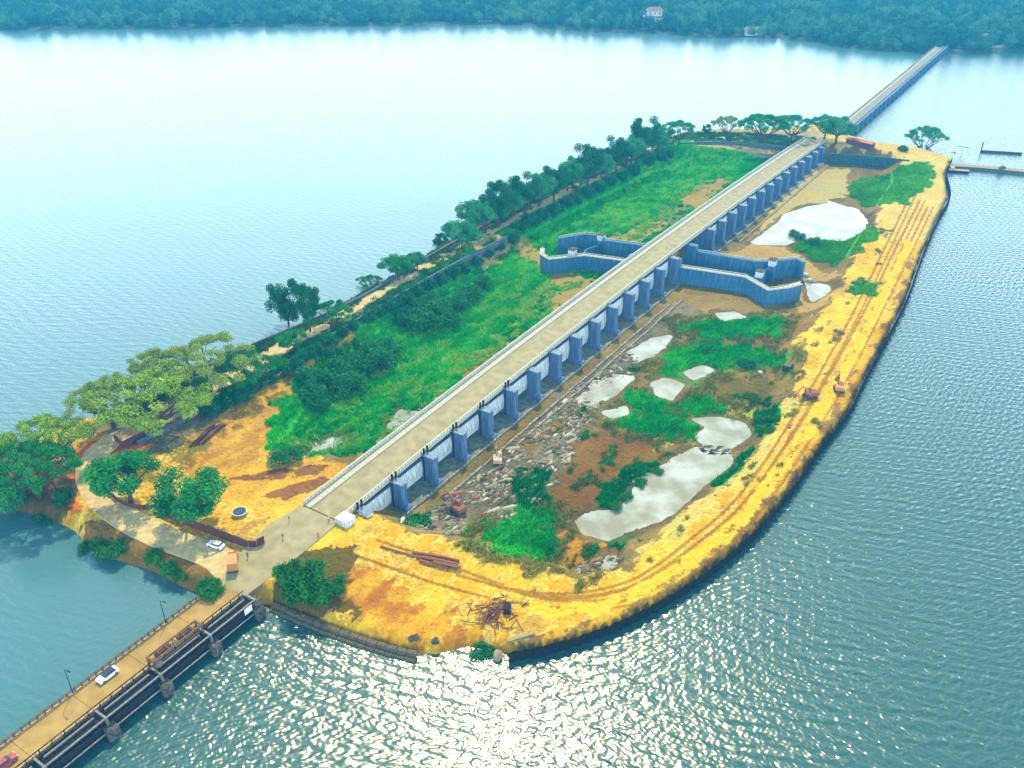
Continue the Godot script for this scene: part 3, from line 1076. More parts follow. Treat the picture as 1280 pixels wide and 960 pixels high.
func rail_run(path: PackedVector3Array, y: float, pitch: float, h: float, w := 0.16) -> ArrayMesh:
	var mb := MB.new()
	for i in path.size() - 1:
		var a := path[i]
		var b := path[i + 1]
		a.y = y
		b.y = y
		mb.beam(a + Vector3.UP * h, b + Vector3.UP * h, w * 1.3, w)
		var n := maxi(1, int(a.distance_to(b) / pitch))
		for k in n:
			var p := a.lerp(b, float(k) / n)
			mb.box(p + Vector3.UP * (h * 0.5), Vector3(w, h, w))
	return mb.mesh()

func make_lock() -> void:
	var t := thing("navigation_lock", "blue walled navigation lock with flared ends crossing under the barrage bridge", "lock")
	var runs := {
		"a": [[15.0, -3.0], [15.6, 1.0], [20.0, 25.4], [12.6, 37.2], [19.0, 42.6], [25.0, 45.6]],
		"b": [[32.0, -3.0], [32.0, 1.0], [34.6, 24.0], [37.0, 28.0], [46.0, 37.0], [44.0, 41.0]],
		"c": [[9.5, -17.0], [8.6, -24.5], [5.6, -37.6], [-6.0, -48.0], [-3.0, -53.0], [2.5, -56.0]],
		"d": [[26.0, -17.0], [25.4, -25.0], [22.6, -37.0], [26.0, -42.0], [24.6, -48.0], [14.0, -55.0]],
	}
	for k in runs:
		var path := PackedVector3Array()
		for p in runs[k]:
			path.append(Vector3(p[0], 0, p[1]))
		var top: float = 3.6 if k in ["a", "c"] else 4.6
		var w := obj("lock_wall", wall_run(path, 1.5, -3.4, top), M.lock, t)
		obj("coping", wall_run(path, 1.9, top, top + 0.22), M.pale if k in ["a", "c"] else M.lock, w)
		obj("railing", rail_run(path, top + 0.22, 1.9, 0.8, 0.2), M.pale, w)
	for b in [[15.2, -2.0, 7.0], [32.0, -2.0, 7.2], [10.0, -17.5, 6.5], [26.0, -17.5, 6.5]]:
		var mb := MB.new()
		mb.cham(Vector3(b[0], (b[2] - 3.2) * 0.5, b[1]), Vector3(3.0, b[2] + 3.2, 4.6), 0.2)
		obj("gate_tower", mb.mesh(), M.lock, t)
	# gate machinery cabins and mitre gates
	for b in [[22.6, 30.0, 0.9], [36.5, 30.5, 0.9], [3.0, -42.0, 0.9], [24.5, -40.0, 0.9]]:
		var mb := MB.new()
		mb.cham(Vector3(b[0], 5.0, b[1]), Vector3(3.2, 2.4, 2.6), 0.12)
		var st := MB.new()
		st.cham(Vector3(b[0], 0.2, b[1]), Vector3(3.4, 7.2, 2.8), 0.1)
		var c := obj("machinery_cabin", mb.mesh(), M.gate, t)
		obj("cabin_plinth", st.mesh(), M.lock, c)
		var rf := MB.new()
		rf.cham(Vector3(b[0], 6.3, b[1]), Vector3(3.8, 0.22, 3.2), 0.06)
		obj("cabin_roof", rf.mesh(), M.dark_conc, c)
	for g in [[Vector3(20.4, 0, 27.0), Vector3(29.0, 0, 29.0)], [Vector3(36.0, 0, 29.0), Vector3(29.2, 0, 29.1)], [Vector3(5.0, 0, -39.0), Vector3(14.0, 0, -41.5)], [Vector3(23.0, 0, -39.0), Vector3(14.2, 0, -41.6)]]:
		obj("mitre_gate", wall_run(PackedVector3Array(g), 0.5, -3.2, 2.6), M.lock, t)
	var fl := MB.new()
	fl.box(Vector3(25.0, -3.0, 14.0), Vector3(15.0, 0.6, 34.0))
	obj("lock_floor", fl.mesh(), M.apron, t)

# ---------------------------------------------------------------- old road bridge at the near end
func make_old_bridge() -> void:
	var t := thing("old_road_bridge", "old dusty road bridge with dark steel walkway and pipes on its side", "bridge")
	var y := 4.0
	var piers := [-207.4, -219.4, -231.6, -243.8, -256.0, -268.2, -280.4]
	for i in piers.size() - 1:
		var a: float = piers[i + 1] + 0.04
		var b: float = piers[i] - 0.04
		var m := (a + b) * 0.5
		var l := b - a
		var s := MB.new()
		s.box(Vector3(m, y - 0.45, -8.6), Vector3(l, 0.9, 7.4))
		for g in [-11.4, -8.6, -5.8]:
			s.box(Vector3(m, y - 1.5, g), Vector3(l, 1.2, 0.5))
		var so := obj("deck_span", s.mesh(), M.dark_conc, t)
		var r := MB.new()
		r.box(Vector3(m, y + 0.02, -8.7), Vector3(l, 0.05, 6.1))
		obj("road_surface", r.mesh(), M.old_deck, so)
		for z in [-12.0, -5.4]:
			var k := MB.new()
			k.box(Vector3(m, y + 0.14, z), Vector3(l, 0.28, 0.5))
			obj("kerb", k.mesh(), M.tan_roof, so)
		# left railing
		var rl := MB.new()
		var n := 8
		for c in n:
			rl.box(Vector3(lerpf(a, b, (c + 0.5) / n), y + 0.75, -12.1), Vector3(0.24, 1.0, 0.24))
		for h in [0.75, 1.2]:
			rl.box(Vector3(m, y + h, -12.1), Vector3(l, 0.14, 0.16))
		obj("railing", rl.mesh(), M.rust_rail, t)
		# right railing at the road edge
		var rr := MB.new()
		for c in 5:
			rr.box(Vector3(lerpf(a, b, (c + 0.5) / 5.0), y + 0.55, -5.0), Vector3(0.16, 1.1, 0.16))
		rr.box(Vector3(m, y + 1.1, -5.0), Vector3(l, 0.16, 0.16))
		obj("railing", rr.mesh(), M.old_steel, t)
		# walkway, gate track and pipes hung on the right side
		var wk := MB.new()
		wk.box(Vector3(m, y - 0.5, -3.2), Vector3(l, 0.25, 2.6))
		wk.box(Vector3(m, y - 2.2, -1.6), Vector3(l, 2.6, 0.25))
		wk.box(Vector3(m, y - 2.0, -4.6), Vector3(l, 3.0, 0.3))
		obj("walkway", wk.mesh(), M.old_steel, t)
		for p in [[-3.6, 0.25, 0.20, 1.1], [-1.6, 0.35, 0.20, 0.2], [-0.9, -2.3, 0.17, 1.0]]:
			var pm := MB.new()
			pm.tube(Vector3(a + p[3], y + p[1], p[0]), Vector3(b - p[3], y + p[1], p[0]), p[2], p[2], 10)
			obj("pipe", pm.mesh(), M.pipe, t)
		var br := MB.new()
		for c in 6:
			var u := lerpf(a, b, (c + 0.5) / 6.0)
			br.beam(Vector3(u, y - 3.4, -1.6), Vector3(u, y + 0.3, -1.6), 0.14, 0.14)
			br.beam(Vector3(u, y - 2.4, -1.6), Vector3(u, y - 2.4, -0.8), 0.12, 0.12)
			br.beam(Vector3(u, y - 0.4, -4.6), Vector3(u, y + 0.2, -3.6), 0.1, 0.1)
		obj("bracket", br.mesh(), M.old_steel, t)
	for i in piers.size():
		var u: float = piers[i]
		var mb := MB.new()
		mb.cham(Vector3(u, -0.8, -6.6), Vector3(1.5, 6.6, 12.6), 0.45)
		mb.cham(Vector3(u, 2.2, -6.4), Vector3(2.2, 0.9, 12.8), 0.2)
		mb.cham(Vector3(u, 0.2, -0.6), Vector3(2.4, 5.0, 1.8), 0.4)
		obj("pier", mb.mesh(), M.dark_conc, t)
		var c := MB.new()
		c.box(Vector3(u, y + 0.45, -3.0), Vector3(0.4, 0.24, 3.2))
		c.box(Vector3(u, y - 0.4, -1.5), Vector3(0.5, 2.0, 0.4))
		obj("cross_beam", c.mesh(), M.pipe, t)
	# raised hoist frame over one span
	var a: float = piers[2] + 0.3
	var b: float = piers[1] - 0.3
	var h := MB.new()
	for u in [a, b]:
		for z in [-5.3, -3.3]:
			h.box(Vector3(u, y + 1.3, z), Vector3(0.34, 2.6, 0.34))
		h.box(Vector3(u, y + 2.6, -4.3), Vector3(0.36, 0.3, 2.4))
	for z in [-5.3, -3.3]:
		h.box(Vector3((a + b) * 0.5, y + 2.62, z), Vector3(b - a, 0.3, 0.3))
		h.box(Vector3((a + b) * 0.5, y + 1.3, z), Vector3(b - a, 0.16, 0.16))
	for k in 5:
		var u := lerpf(a, b, (k + 1) / 6.0)
		h.box(Vector3(u, y + 1.3, -5.3), Vector3(0.14, 2.5, 0.14))
		h.box(Vector3(u, y + 2.6, -4.3), Vector3(0.14, 0.16, 2.0))
	obj("hoist_frame", h.mesh(), M.rust_rail, t)
	var rd := MB.new()
	for k in 2:
		rd.box(Vector3(lerpf(a, b, 0.27 + 0.46 * k), y + 2.0, -4.9), Vector3(3.6, 0.5, 0.7))
	obj("hoist_drum", rd.mesh(), M.maroon, t)
	var wh := MB.new()
	wh.tube(Vector3(a + 0.7, y + 1.5, -3.0), Vector3(a + 0.7, y + 1.5, -2.7), 0.7, 0.7, 14)
	obj("hand_wheel", wh.mesh(), M.pipe, t)
	var sg := MB.new()
	sg.box(Vector3(-209.6, y - 0.6, -1.28), Vector3(2.0, 1.5, 0.1))
	obj("sign_plate", sg.mesh(), M.white, t)
	var sg2 := MB.new()
	sg2.box(Vector3(-206.6, y - 0.2, -1.2), Vector3(1.6, 1.1, 0.1))
	obj("sign_plate", sg2.mesh(), M.pipe, t)
	# lamp posts on the left edge
	var n := 0
	for px in [[90, 866], [213, 783]]:
		var p := q(px[0], px[1], y)
		var l := thing("lamp_post", ["thin dark lamp post rising over the lake near the car on the old bridge", "thin dark lamp post opposite the rusty hoist frame"][n], "lamp post", Vector3(p.x, y, -12.1), 0.0, "lamp posts on the old bridge")
		n += 1
		var mb := MB.new()
		mb.tube(Vector3.ZERO, Vector3(0, 6.5, 0), 0.11, 0.06, 8)
		obj("pole", mb.mesh(), M.old_steel, l)
		var ar := MB.new()
		ar.tube(Vector3(0, 6.4, 0), Vector3(0, 6.9, 1.2), 0.05, 0.04, 6)
		ar.box(Vector3(0, 6.95, 1.5), Vector3(0.22, 0.12, 0.7))
		obj("lamp_arm", ar.mesh(), M.old_steel, l)

# ---------------------------------------------------------------- far bridge to the other shore
func make_far_bridge() -> void:
	var a := Vector3(258.0, 0, -2.6)
	var b := Vector3(648.0, 0, -7.6)
	var dir := (b - a).normalized()
	var t := thing("far_causeway_bridge", "distant straight bridge with blue piers running to the wooded shore", "bridge", a, -atan2(dir.z, dir.x))
	var l := a.distance_to(b)
	var n := 30
	var yf := func(_u: float) -> float: return 5.0
	for i in n:
		var u0 := l * i / n + 0.03
		var u1 := l * (i + 1) / n - 0.03
		var m := (u0 + u1) * 0.5
		var s := MB.new()
		s.box(Vector3(m, 4.5, 0), Vector3(u1 - u0, 1.0, 8.0))
		var so := obj("deck_span", s.mesh(), M.pale, t)
		var r := MB.new()
		r.box(Vector3(m, 5.02, 0.6), Vector3(u1 - u0, 0.05, 5.4))
		obj("road_surface", r.mesh(), M.silt, so)
		obj("parapet", parapet_mesh(u0, u1, -3.8, yf, 2.6), M.wood_pale, t)
		obj("parapet", parapet_mesh(u0, u1, 3.8, yf, 2.6), M.pier, t)
		var g := MB.new()
		g.box(Vector3(m, 3.2, 3.6), Vector3(u1 - u0 - 2.0, 1.6, 0.3))
		obj("gate", g.mesh(), M.pier, t)
	for i in n + 1:
		var u := l * i / n
		var p := MB.new()
		p.cham(Vector3(u, 0.5, 0.4), Vector3(1.8, 6.9, 10.6), 0.5)
		obj("pier", p.mesh(), M.pier, t)

# ---------------------------------------------------------------- far shore
func make_far_shore() -> void:
	var shore := qs([-420, 44, -200, 40, 0, 38, 100, 36, 200, 36, 300, 34, 420, 33, 520, 31, 640, 31, 700, 37, 760, 40, 830, 42, 870, 46, 950, 47, 1020, 52, 1060, 60, 1140, 66, 1200, 66, 1290, 64, 1420, 62, 1700, 70])
	var edge := smooth_path(shore, 12.0)
	var mb := MB.new()
	for i in edge.size() - 1:
		var a := edge[i]
		var b := edge[i + 1]
		var back := CAM_AHEAD * 1400.0
		var lip := CAM_AHEAD * 6.0
		a.y = -0.5
		b.y = -0.5
		var a1 := a + lip
		var b1 := b + lip
		a1.y = 1.4
		b1.y = 1.4
		var a2 := a + back
		var b2 := b + back
		a2.y = 3.0
		b2.y = 3.0
		mb.quad(a, b, b1, a1)
		mb.quad(a1, b1, b2, a2)
	struct("far_land", mb.mesh(), worn(0.07, 0.10, 0.03, grain(51, 0.03, Color(0.5, 0.55, 0.4), Color(1, 1, 1)), 0.02, 0.95))
	# woodland: one mass of crowns
	var r := RandomNumberGenerator.new()
	r.seed = 801
	var clump := crown_mesh([[Vector3(0, 4.6, 0), Vector3(4.4, 2.9, 4.4)], [Vector3(2.2, 3.6, 1.0), Vector3(3.0, 2.4, 3.0)], [Vector3(-1.8, 5.8, -1.2), Vector3(2.8, 2.2, 2.8)], [Vector3(0, 2.6, 0), Vector3(4.2, 2.6, 4.2)]], 70, 1.5, Color(0.7, 0.7, 0.7), Color(1, 1, 1), r)
	var spots := []
	for row in 46:
		var dist := 5.0 + row * 8.4 + row * row * 0.05
		for i in range(0, edge.size() - 1):
			for k in 2:
				if row > 26 and k == 1:
					continue
				var p := edge[i].lerp(edge[i + 1], r.randf()) + CAM_AHEAD * (dist + r.randf_range(-4, 4))
				if row < 2 and r.randf() < 0.25:
					continue
				var rel := p - CAM_POS
				var ahead := rel.dot(CAM_AHEAD)
				if absf(rel.dot(CAM_RIGHT)) > ahead * 0.66 + 30.0:
					continue
				if ahead > 1560.0:
					continue
				spots.append(p)
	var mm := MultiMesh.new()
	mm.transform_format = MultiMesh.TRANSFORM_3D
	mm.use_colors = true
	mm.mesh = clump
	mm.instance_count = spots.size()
	var nn := FastNoiseLite.new()
	nn.seed = 15
	nn.frequency = 0.012
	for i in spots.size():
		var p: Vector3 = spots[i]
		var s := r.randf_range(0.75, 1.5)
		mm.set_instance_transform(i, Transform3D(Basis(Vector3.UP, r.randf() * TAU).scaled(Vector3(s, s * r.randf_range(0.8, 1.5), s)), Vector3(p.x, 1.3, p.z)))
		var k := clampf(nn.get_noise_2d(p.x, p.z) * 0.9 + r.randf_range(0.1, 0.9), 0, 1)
		mm.set_instance_color(i, Color(0.02, 0.14, 0.10).lerp(Color(0.12, 0.30, 0.13), k * k))  # leaf tones lightened towards teal, so distance haze is partly in the colour
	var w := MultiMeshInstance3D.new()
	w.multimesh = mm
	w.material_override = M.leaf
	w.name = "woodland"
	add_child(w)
	tag(w, "hazy blue-green woodland covering the far shore", "woodland", "", "stuff")
	# houses among the trees
	house(q(818, 36, 1.4), 26.0, 14.0, 5.2, 3, "white three storey house with stacked tiled roofs on the far shore")
	house(q(942, 44, 1.4), 17.0, 12.0, 4.6, 1, "pale gabled house by the water beyond the far trees")
	var few := [[182, 27, 15, "low pale house under trees on the far shore west end"], [384, 24, 22, "long pale house with reddish roof at the far waterside"], [443, 12, 14, "pale upright house set deep in the far woodland"], [606, 27, 14, "small pale boathouse at the far water's edge"], [745, 33, 15, "small whitewashed house among palms beside the far water"], [1228, 52, 20, "low grey shed behind the far causeway landing"]]
	for f in few:
		house(q(f[0], f[1], 1.4), f[2], 9.0, 4.4, 1, f[3])
	# landing road walls at the end of the causeway
	var k := 0
	for e in [[1112, 56, 1166, 54], [1198, 58, 1262, 60]]:
		var a := q(e[0], e[1], 1.5)
		var b := q(e[2], e[3], 1.5)
		var mw := obj("landing_wall", wall_run(PackedVector3Array([a, b]), 0.8, 0.4, 3.6), M.plaster)
		tag(mw, ["long pale roadside wall leading to the far causeway end", "pale roadside wall running on past the far causeway end"][k], "wall")
		k += 1

func house(at: Vector3, w: float, d: float, storey: float, n: int, label: String) -> void:
	var t := thing("house", label, "house", at, atan2(CAM_RIGHT.z, -CAM_RIGHT.x) * -1.0)
	t.transform.basis = Basis(CAM_RIGHT, Vector3.UP, -CAM_AHEAD)
	var y := -0.6
	for k in n:
		var s := 1.0 - 0.22 * k
		var mb := MB.new()
		mb.box(Vector3(0, y + storey * 0.5, -d * 0.5), Vector3(w * s, storey, d * s))
		obj("wall", mb.mesh(), M.plaster, t)
		var cols := maxi(2, int(w * s / 4.5))
		for c in cols:
			var wx := (float(c) + 0.5) / cols * w * s - w * s * 0.5
			var wm := MB.new()
			wm.box(Vector3(wx, y + storey * 0.5, -d * 0.5 + d * s * 0.5 + 0.03), Vector3(1.5, 1.8, 0.12))
			obj("window", wm.mesh(), M.glass, t)
		y += storey
		var rf := MB.new()
		var e := 1.4
		var hw2 := w * s * 0.5 + e
		var hd := d * s * 0.5 + e
		var rh := storey * (0.36 if k < n - 1 else 0.62)
		var z0 := -d * 0.5
		var ridge := hw2 * 0.62
		var p := [Vector3(-hw2, y, z0 + hd), Vector3(hw2, y, z0 + hd), Vector3(hw2, y, z0 - hd), Vector3(-hw2, y, z0 - hd), Vector3(-ridge, y + rh, z0), Vector3(ridge, y + rh, z0)]
		rf.quad(p[0], p[1], p[5], p[4])
		rf.quad(p[2], p[3], p[4], p[5])
		rf.tri(p[1], p[2], p[5])
		rf.tri(p[3], p[0], p[4])
		rf.quad(p[3], p[2], p[1], p[0])
		obj("roof", rf.mesh(), M.tile, t)
		y += rh * 0.45

# ---------------------------------------------------------------- vegetation
func crown_mesh(lobes: Array, per: int, leaf: float, a: Color, b: Color, r: RandomNumberGenerator) -> ArrayMesh:
	var mb := MB.new()
	mb.use_col = true
	for l in lobes:
		var o: Vector3 = l[0]
		var s: Vector3 = l[1]
		var tone := r.randf()
		for i in per:
			var d := Vector3(r.randfn(), r.randfn() * 0.9 + 0.15, r.randfn()).normalized()
			var p := o + d * s * pow(r.randf(), 0.4)
			var nn := (d + Vector3(r.randfn(), r.randfn() + 0.5, r.randfn()) * 0.7).normalized()
			var x := nn.cross(Vector3(r.randfn(), r.randfn(), r.randfn())).normalized()
			var z := nn.cross(x)
			var w := leaf * r.randf_range(0.55, 1.25)
			var h := w * r.randf_range(0.55, 0.9)
			mb.col = a.lerp(b, clampf(tone * 0.5 + r.randf() * 0.5, 0, 1))
			mb.quad(p - x * w * 0.5, p - z * h * 0.5 + nn * w * 0.08, p + x * w * 0.5, p + z * h * 0.5 + nn * w * 0.08)
	return mb.mesh()

func limb(mb: MB, a: Vector3, b: Vector3, r0: float, r1: float, sag: float, n := 4) -> void:
	var prev := a
	var pr := r0
	for i in n:
		var t := float(i + 1) / n
		var p := a.lerp(b, t) + Vector3.UP * sin(t * PI) * sag
		var rr := lerpf(r0, r1, t)
		mb.tube(prev, p, pr, rr, 7, i == n - 1)
		prev = p
		pr = rr

# flat-topped rain tree, about 28 m across and 13 m high
func rain_tree(called: String, seed_: int, a: Color, b: Color, open: float) -> Node3D:
	var r := RandomNumberGenerator.new()
	r.seed = seed_
	var t := Node3D.new()
	t.name = called
	t.set_meta("category", "tree")
	var tr := MB.new()
	limb(tr, Vector3(0, -0.6, 0), Vector3(r.randf_range(-0.4, 0.4), 3.2, r.randf_range(-0.4, 0.4)), 0.75, 0.55, 0.0, 3)
	var lobes := []
	var n := 9
	for i in n:
		var ang := TAU * i / n + r.randf_range(-0.25, 0.25)
		var reach := r.randf_range(6.0, 10.5)
		var tip := Vector3(cos(ang) * reach, 9.6 - reach * 0.12, sin(ang) * reach)
		limb(tr, Vector3(0, 3.0, 0), tip, 0.36, 0.12, -0.9)
		for k in 4:
			var sp := tip + Vector3(r.randf_range(-3, 3), r.randf_range(0.0, 0.8), r.randf_range(-3, 3))
			limb(tr, tip.lerp(Vector3(0, 3, 0), 0.3), sp, 0.13, 0.05, 0.1, 2)
	var skew := r.randf() * TAU
	for k in 105:
		var ang := r.randf() * TAU
		var rim := 12.0 + 1.6 * sin(ang * 3.0 + skew) + 1.2 * sin(ang * 5.0 + skew * 2.0)
		var f := sqrt(r.randf())
		if r.randf() < open:
			continue
		if sin(ang * 4.0 + f * 5.0 + skew) > 0.82:
			continue
		var y := 8.2 + (1.0 - f * f) * 3.6 + r.randf_range(-0.5, 0.5)
		lobes.append([Vector3(cos(ang) * rim * f, y, sin(ang) * rim * f), Vector3(r.randf_range(1.2, 2.2), r.randf_range(0.7, 1.2), r.randf_range(1.2, 2.2))])
	obj("trunk", tr.mesh(), M.bark, t)
	obj("crown", crown_mesh(lobes, 250, 0.42, a * 0.85, b * 0.85, r), M.leaf, t)
	return t

# rounder tree, about 14 m across and 13 m high
func round_tree(called: String, seed_: int, a: Color, b: Color, squat: float) -> Node3D:
	var r := RandomNumberGenerator.new()
	r.seed = seed_
	var t := Node3D.new()
	t.name = called
	t.set_meta("category", "tree")
	var tr := MB.new()
	limb(tr, Vector3(0, -0.6, 0), Vector3(0.2, 3.6 * squat, 0.1), 0.45, 0.33, 0.0, 3)
	var lobes := []
	for i in 26:
		var d := Vector3(r.randfn(), r.randfn() * 0.8, r.randfn()).normalized()
		var p := Vector3(0, 7.4 * squat, 0) + d * Vector3(5.2, 3.7 * squat, 5.2) * r.randf_range(0.55, 1.0)
		if p.y < 3.0 * squat:
			p.y = 3.2 * squat
		if i % 2 == 0:
			limb(tr, Vector3(0.2, 3.4 * squat, 0.1), p, 0.17, 0.06, -0.2, 3)
		lobes.append([p, Vector3(1, 0.8, 1) * r.randf_range(1.3, 2.1)])
	obj("trunk", tr.mesh(), M.bark, t)
	obj("crown", crown_mesh(lobes, 420, 0.42, a * 0.85, b * 0.85, r), M.leaf, t)
	return t

# low shrub, about 5 m across and 2.6 m high
func shrub(called: String, seed_: int, a: Color, b: Color, tall := 1.0) -> Node3D:
	var r := RandomNumberGenerator.new()
	r.seed = seed_
	var t := Node3D.new()
	t.name = called
	t.set_meta("category", "shrub")
	var tr := MB.new()
	var lobes := []
	for i in 12:
		var ang := r.randf() * TAU
		var rr := sqrt(r.randf()) * 1.9
		var p := Vector3(cos(ang) * rr, (0.75 + r.randf() * 0.9 * (1.2 - rr / 2.4)) * tall, sin(ang) * rr)
		tr.tube(Vector3(p.x * 0.2, -0.4, p.z * 0.2), p, 0.07, 0.03, 5)
		lobes.append([p, Vector3(0.95, 0.75 * tall, 0.95)])
	obj("stem", tr.mesh(), M.bark, t)
	obj("foliage", crown_mesh(lobes, 120, 0.36, a * 0.85, b * 0.85, r), M.leaf, t)
	return t

func plant(src: Node3D, px: float, py: float, sc: Vector3, label: String, group := "", turn := -1.0) -> Node3D:
	var p := qg(px, py)
	sc *= float(src.get_meta("grow", 1.0))
	return copy_of(src, label, p, rng.randf() * TAU if turn < 0.0 else turn, sc, group)

func make_trees() -> void:
	var lime_a := Color(0.14, 0.31, 0.02)
	var lime_b := Color(0.40, 0.54, 0.04)
	var green_a := Color(0.01, 0.17, 0.03)
	var green_b := Color(0.04, 0.34, 0.05)
	var dark_a := Color(0.008, 0.075, 0.035)
	var dark_b := Color(0.03, 0.26, 0.08)
	var teal_a := Color(0.02, 0.21, 0.085)
	var teal_b := Color(0.09, 0.42, 0.14)
	var rl := rain_tree("rain_tree", 61, lime_a, lime_b, 0.0)
	var rl2 := rain_tree("rain_tree", 62, Color(0.17, 0.29, 0.04), Color(0.38, 0.45, 0.07), 0.3)
	var rg := rain_tree("rain_tree", 63, green_a, green_b, 0.05)
	var rd := rain_tree("rain_tree", 64, teal_a, teal_b, 0.2)
	var og := round_tree("broadleaf_tree", 71, green_a, green_b, 0.9)
	var od := round_tree("broadleaf_tree", 72, dark_a, dark_b, 1.15)
	var ot := round_tree("broadleaf_tree", 73, teal_a, teal_b, 0.85)
	var sg := shrub("shrub", 81, Color(0.01, 0.14, 0.012), Color(0.05, 0.27, 0.02))
	var sd := shrub("shrub", 82, dark_a, dark_b, 1.2)
	var sr := shrub("reed_bush", 83, Color(0.012, 0.15, 0.035), Color(0.05, 0.32, 0.06), 1.5)
	for s in [rl, rl2, rg, rd]:
		s.set_meta("grow", 1.24)
	for s in [og, od, ot]:
		s.set_meta("grow", 1.55)
	sd.set_meta("grow", 1.35)
	sr.set_meta("grow", 1.6)
	# the bend of the old road
	plant(rl, 62, 588, Vector3(0.78, 0.85, 0.78), "yellow-green flat-crowned tree behind the darker tree at the road bend")
	plant(rl, 5, 602, Vector3(0.6, 0.7, 0.6), "lime flat-crowned tree at the outer tip of the road bend")
	plant(rg, 50, 622, Vector3(0.72, 0.9, 0.72), "mid-green spreading tree overhanging the water at the road bend")
	plant(ot, 10, 640, Vector3(0.8, 0.75, 0.8), "dark leaning tree standing in the shallows below the road bend")
	plant(rl, 197, 536, Vector3(1.15, 0.95, 1.15), "largest yellow-green rain tree, its forked trunk beside the bund parapet")
	plant(rl2, 142, 535, Vector3(0.75, 0.9, 0.75), "thin-leaved rain tree next to the brown roofed shed")
	plant(rl2, 262, 492, Vector3(1.05, 1.0, 1.05), "open airy rain tree with branches showing against the lake")
	plant(rl2, 205, 492, Vector3(0.7, 0.85, 0.7), "sparse small rain tree on the lake side of the bund")
	plant(rg, 312, 488, Vector3(0.66, 0.75, 0.66), "dark green rain tree over the shaded bund wall")
	plant(og, 250, 505, Vector3(0.55, 0.55, 0.55), "small green tree under the open airy rain tree")
	plant(og, 164, 628, Vector3(0.98, 0.9, 0.98), "round bright green tree inside the road curve")
	plant(og, 240, 654, Vector3(1.02, 0.9, 1.02), "round green tree behind the maroon fence", "", 2.0)
	plant(od, 362, 416, Vector3(0.72, 1.12, 0.72), "tall dark tree standing out against the lake")
	plant(od, 388, 415, Vector3(0.55, 0.9, 0.55), "slimmer dark tree touching the tall dark tree")
	plant(rg, 414, 412, Vector3(0.52, 0.6, 0.52), "low light green tree beside the tall dark pair")
	plant(og, 368, 440, Vector3(0.6, 0.5, 0.6), "squat green tree at the bund parapet below the dark pair")
	plant(rd, 463, 366, Vector3(0.34, 0.5, 0.34), "small pale umbrella tree on the bund's lake edge")
	plant(og, 498, 350, Vector3(0.8, 0.6, 0.8), "yellowish bushy tree between the small umbrella tree and the clearing")
	plant(ot, 522, 338, Vector3(0.45, 0.5, 0.45), "small teal tree next to the yellowish bushy tree")
	plant(ot, 578, 312, Vector3(0.9, 0.8, 0.9), "teal tree by the sandy gap in the bund")
	plant(od, 552, 312, Vector3(0.42, 0.4, 0.42), "dark bush leaning out over the lake")
	var row := [[604, 292, 0.8, 0], [622, 282, 0.9, 1], [640, 272, 0.8, 0], [656, 268, 0.85, 1], [674, 258, 0.9, 0], [692, 252, 0.8, 1], [716, 240, 0.7, 2], [734, 232, 0.95, 1], [752, 226, 0.8, 0], [770, 216, 0.85, 1], [788, 207, 0.9, 0], [806, 198, 1.0, 1], [822, 194, 0.7, 0]]
	var more := []
	for k in 22:
		var f := k / 21.0
		more.append([lerpf(596.0, 826.0, f) + rng.randf_range(-6, 6), lerpf(290.0, 184.0, f) + rng.randf_range(-3, 3) - sin(f * PI) * 3.0, rng.randf_range(0.55, 0.9), rng.randi() % 2 * 3])
	for e in row + more:
		var src: Node3D = [ot, od, rd, og][e[3]]
		var k: float = e[2] * (0.6 if e[3] == 2 else 1.0)
		plant(src, e[0], e[1], Vector3(k, k * 1.1, k), ["teal-green rounded tree in the close row along the bund road", "darkest, densest crowned tree kind in the close row along the bund road", "flat-topped open tree in the close row along the bund road", "bright green rounded tree in the close row along the bund road"][e[3]], ["teal trees of the bund row", "dark trees of the bund row", "", "bright green trees of the bund row"][e[3]])
	plant(rd, 848, 182, Vector3(0.62, 0.9, 0.62), "umbrella tree at the corner where the bund turns")
	plant(od, 882, 172, Vector3(0.32, 0.4, 0.32), "tiny dark tree beside the corner umbrella tree")
	plant(rl2, 908, 174, Vector3(0.6, 0.85, 0.6), "nearly bare grey tree left of the broad green crowns", "", 1.0)
	plant(rg, 952, 178, Vector3(0.95, 1.0, 0.95), "broad green crown over the cross bund", "", 0.4)
	plant(rd, 988, 177, Vector3(0.85, 0.95, 0.85), "spreading tree joined to the broad green crown on the cross bund")
	plant(ot, 1044, 180, Vector3(1.25, 1.0, 1.25), "dense teal tree where the far bridge begins")
	plant(rd, 1030, 174, Vector3(0.6, 0.9, 0.6), "flat teal crown leaning from the dense tree at the far bridge")
	plant(rd, 1153, 190, Vector3(0.78, 1.05, 0.78), "lone umbrella tree on the sandy point by the jetty")
	plant(sd, 1193, 198, Vector3(1.2, 1.6, 1.2), "dark shrub at the root of the jetty")
	plant(sd, 1112, 186, Vector3(0.8, 1.2, 0.8), "small dark shrub on the sandy point near the red shed")
	plant(sd, 1130, 189, Vector3(1.1, 1.0, 1.1), "low dark shrub beside the lone umbrella tree")
	# at the abutments
	for e in [[372, 748, 1.9, 2.5], [398, 752, 1.6, 2.2], [418, 742, 1.5, 1.9], [362, 722, 1.4, 2.0], [392, 728, 1.7, 2.3]]:
		plant(sg, e[0], e[1], Vector3(e[2], e[3], e[2]), "big green bush crowding the old bridge abutment", "bushes at the old bridge abutment")
	for e in [[112, 686, 1.3], [132, 690, 1.7], [150, 697, 1.4], [122, 700, 1.0]]:
		plant(sg, e[0], e[1], Vector3(e[2], e[2] * 0.9, e[2]), "bright green bush on the lagoon bank below the road bend", "bushes on the lagoon bank")
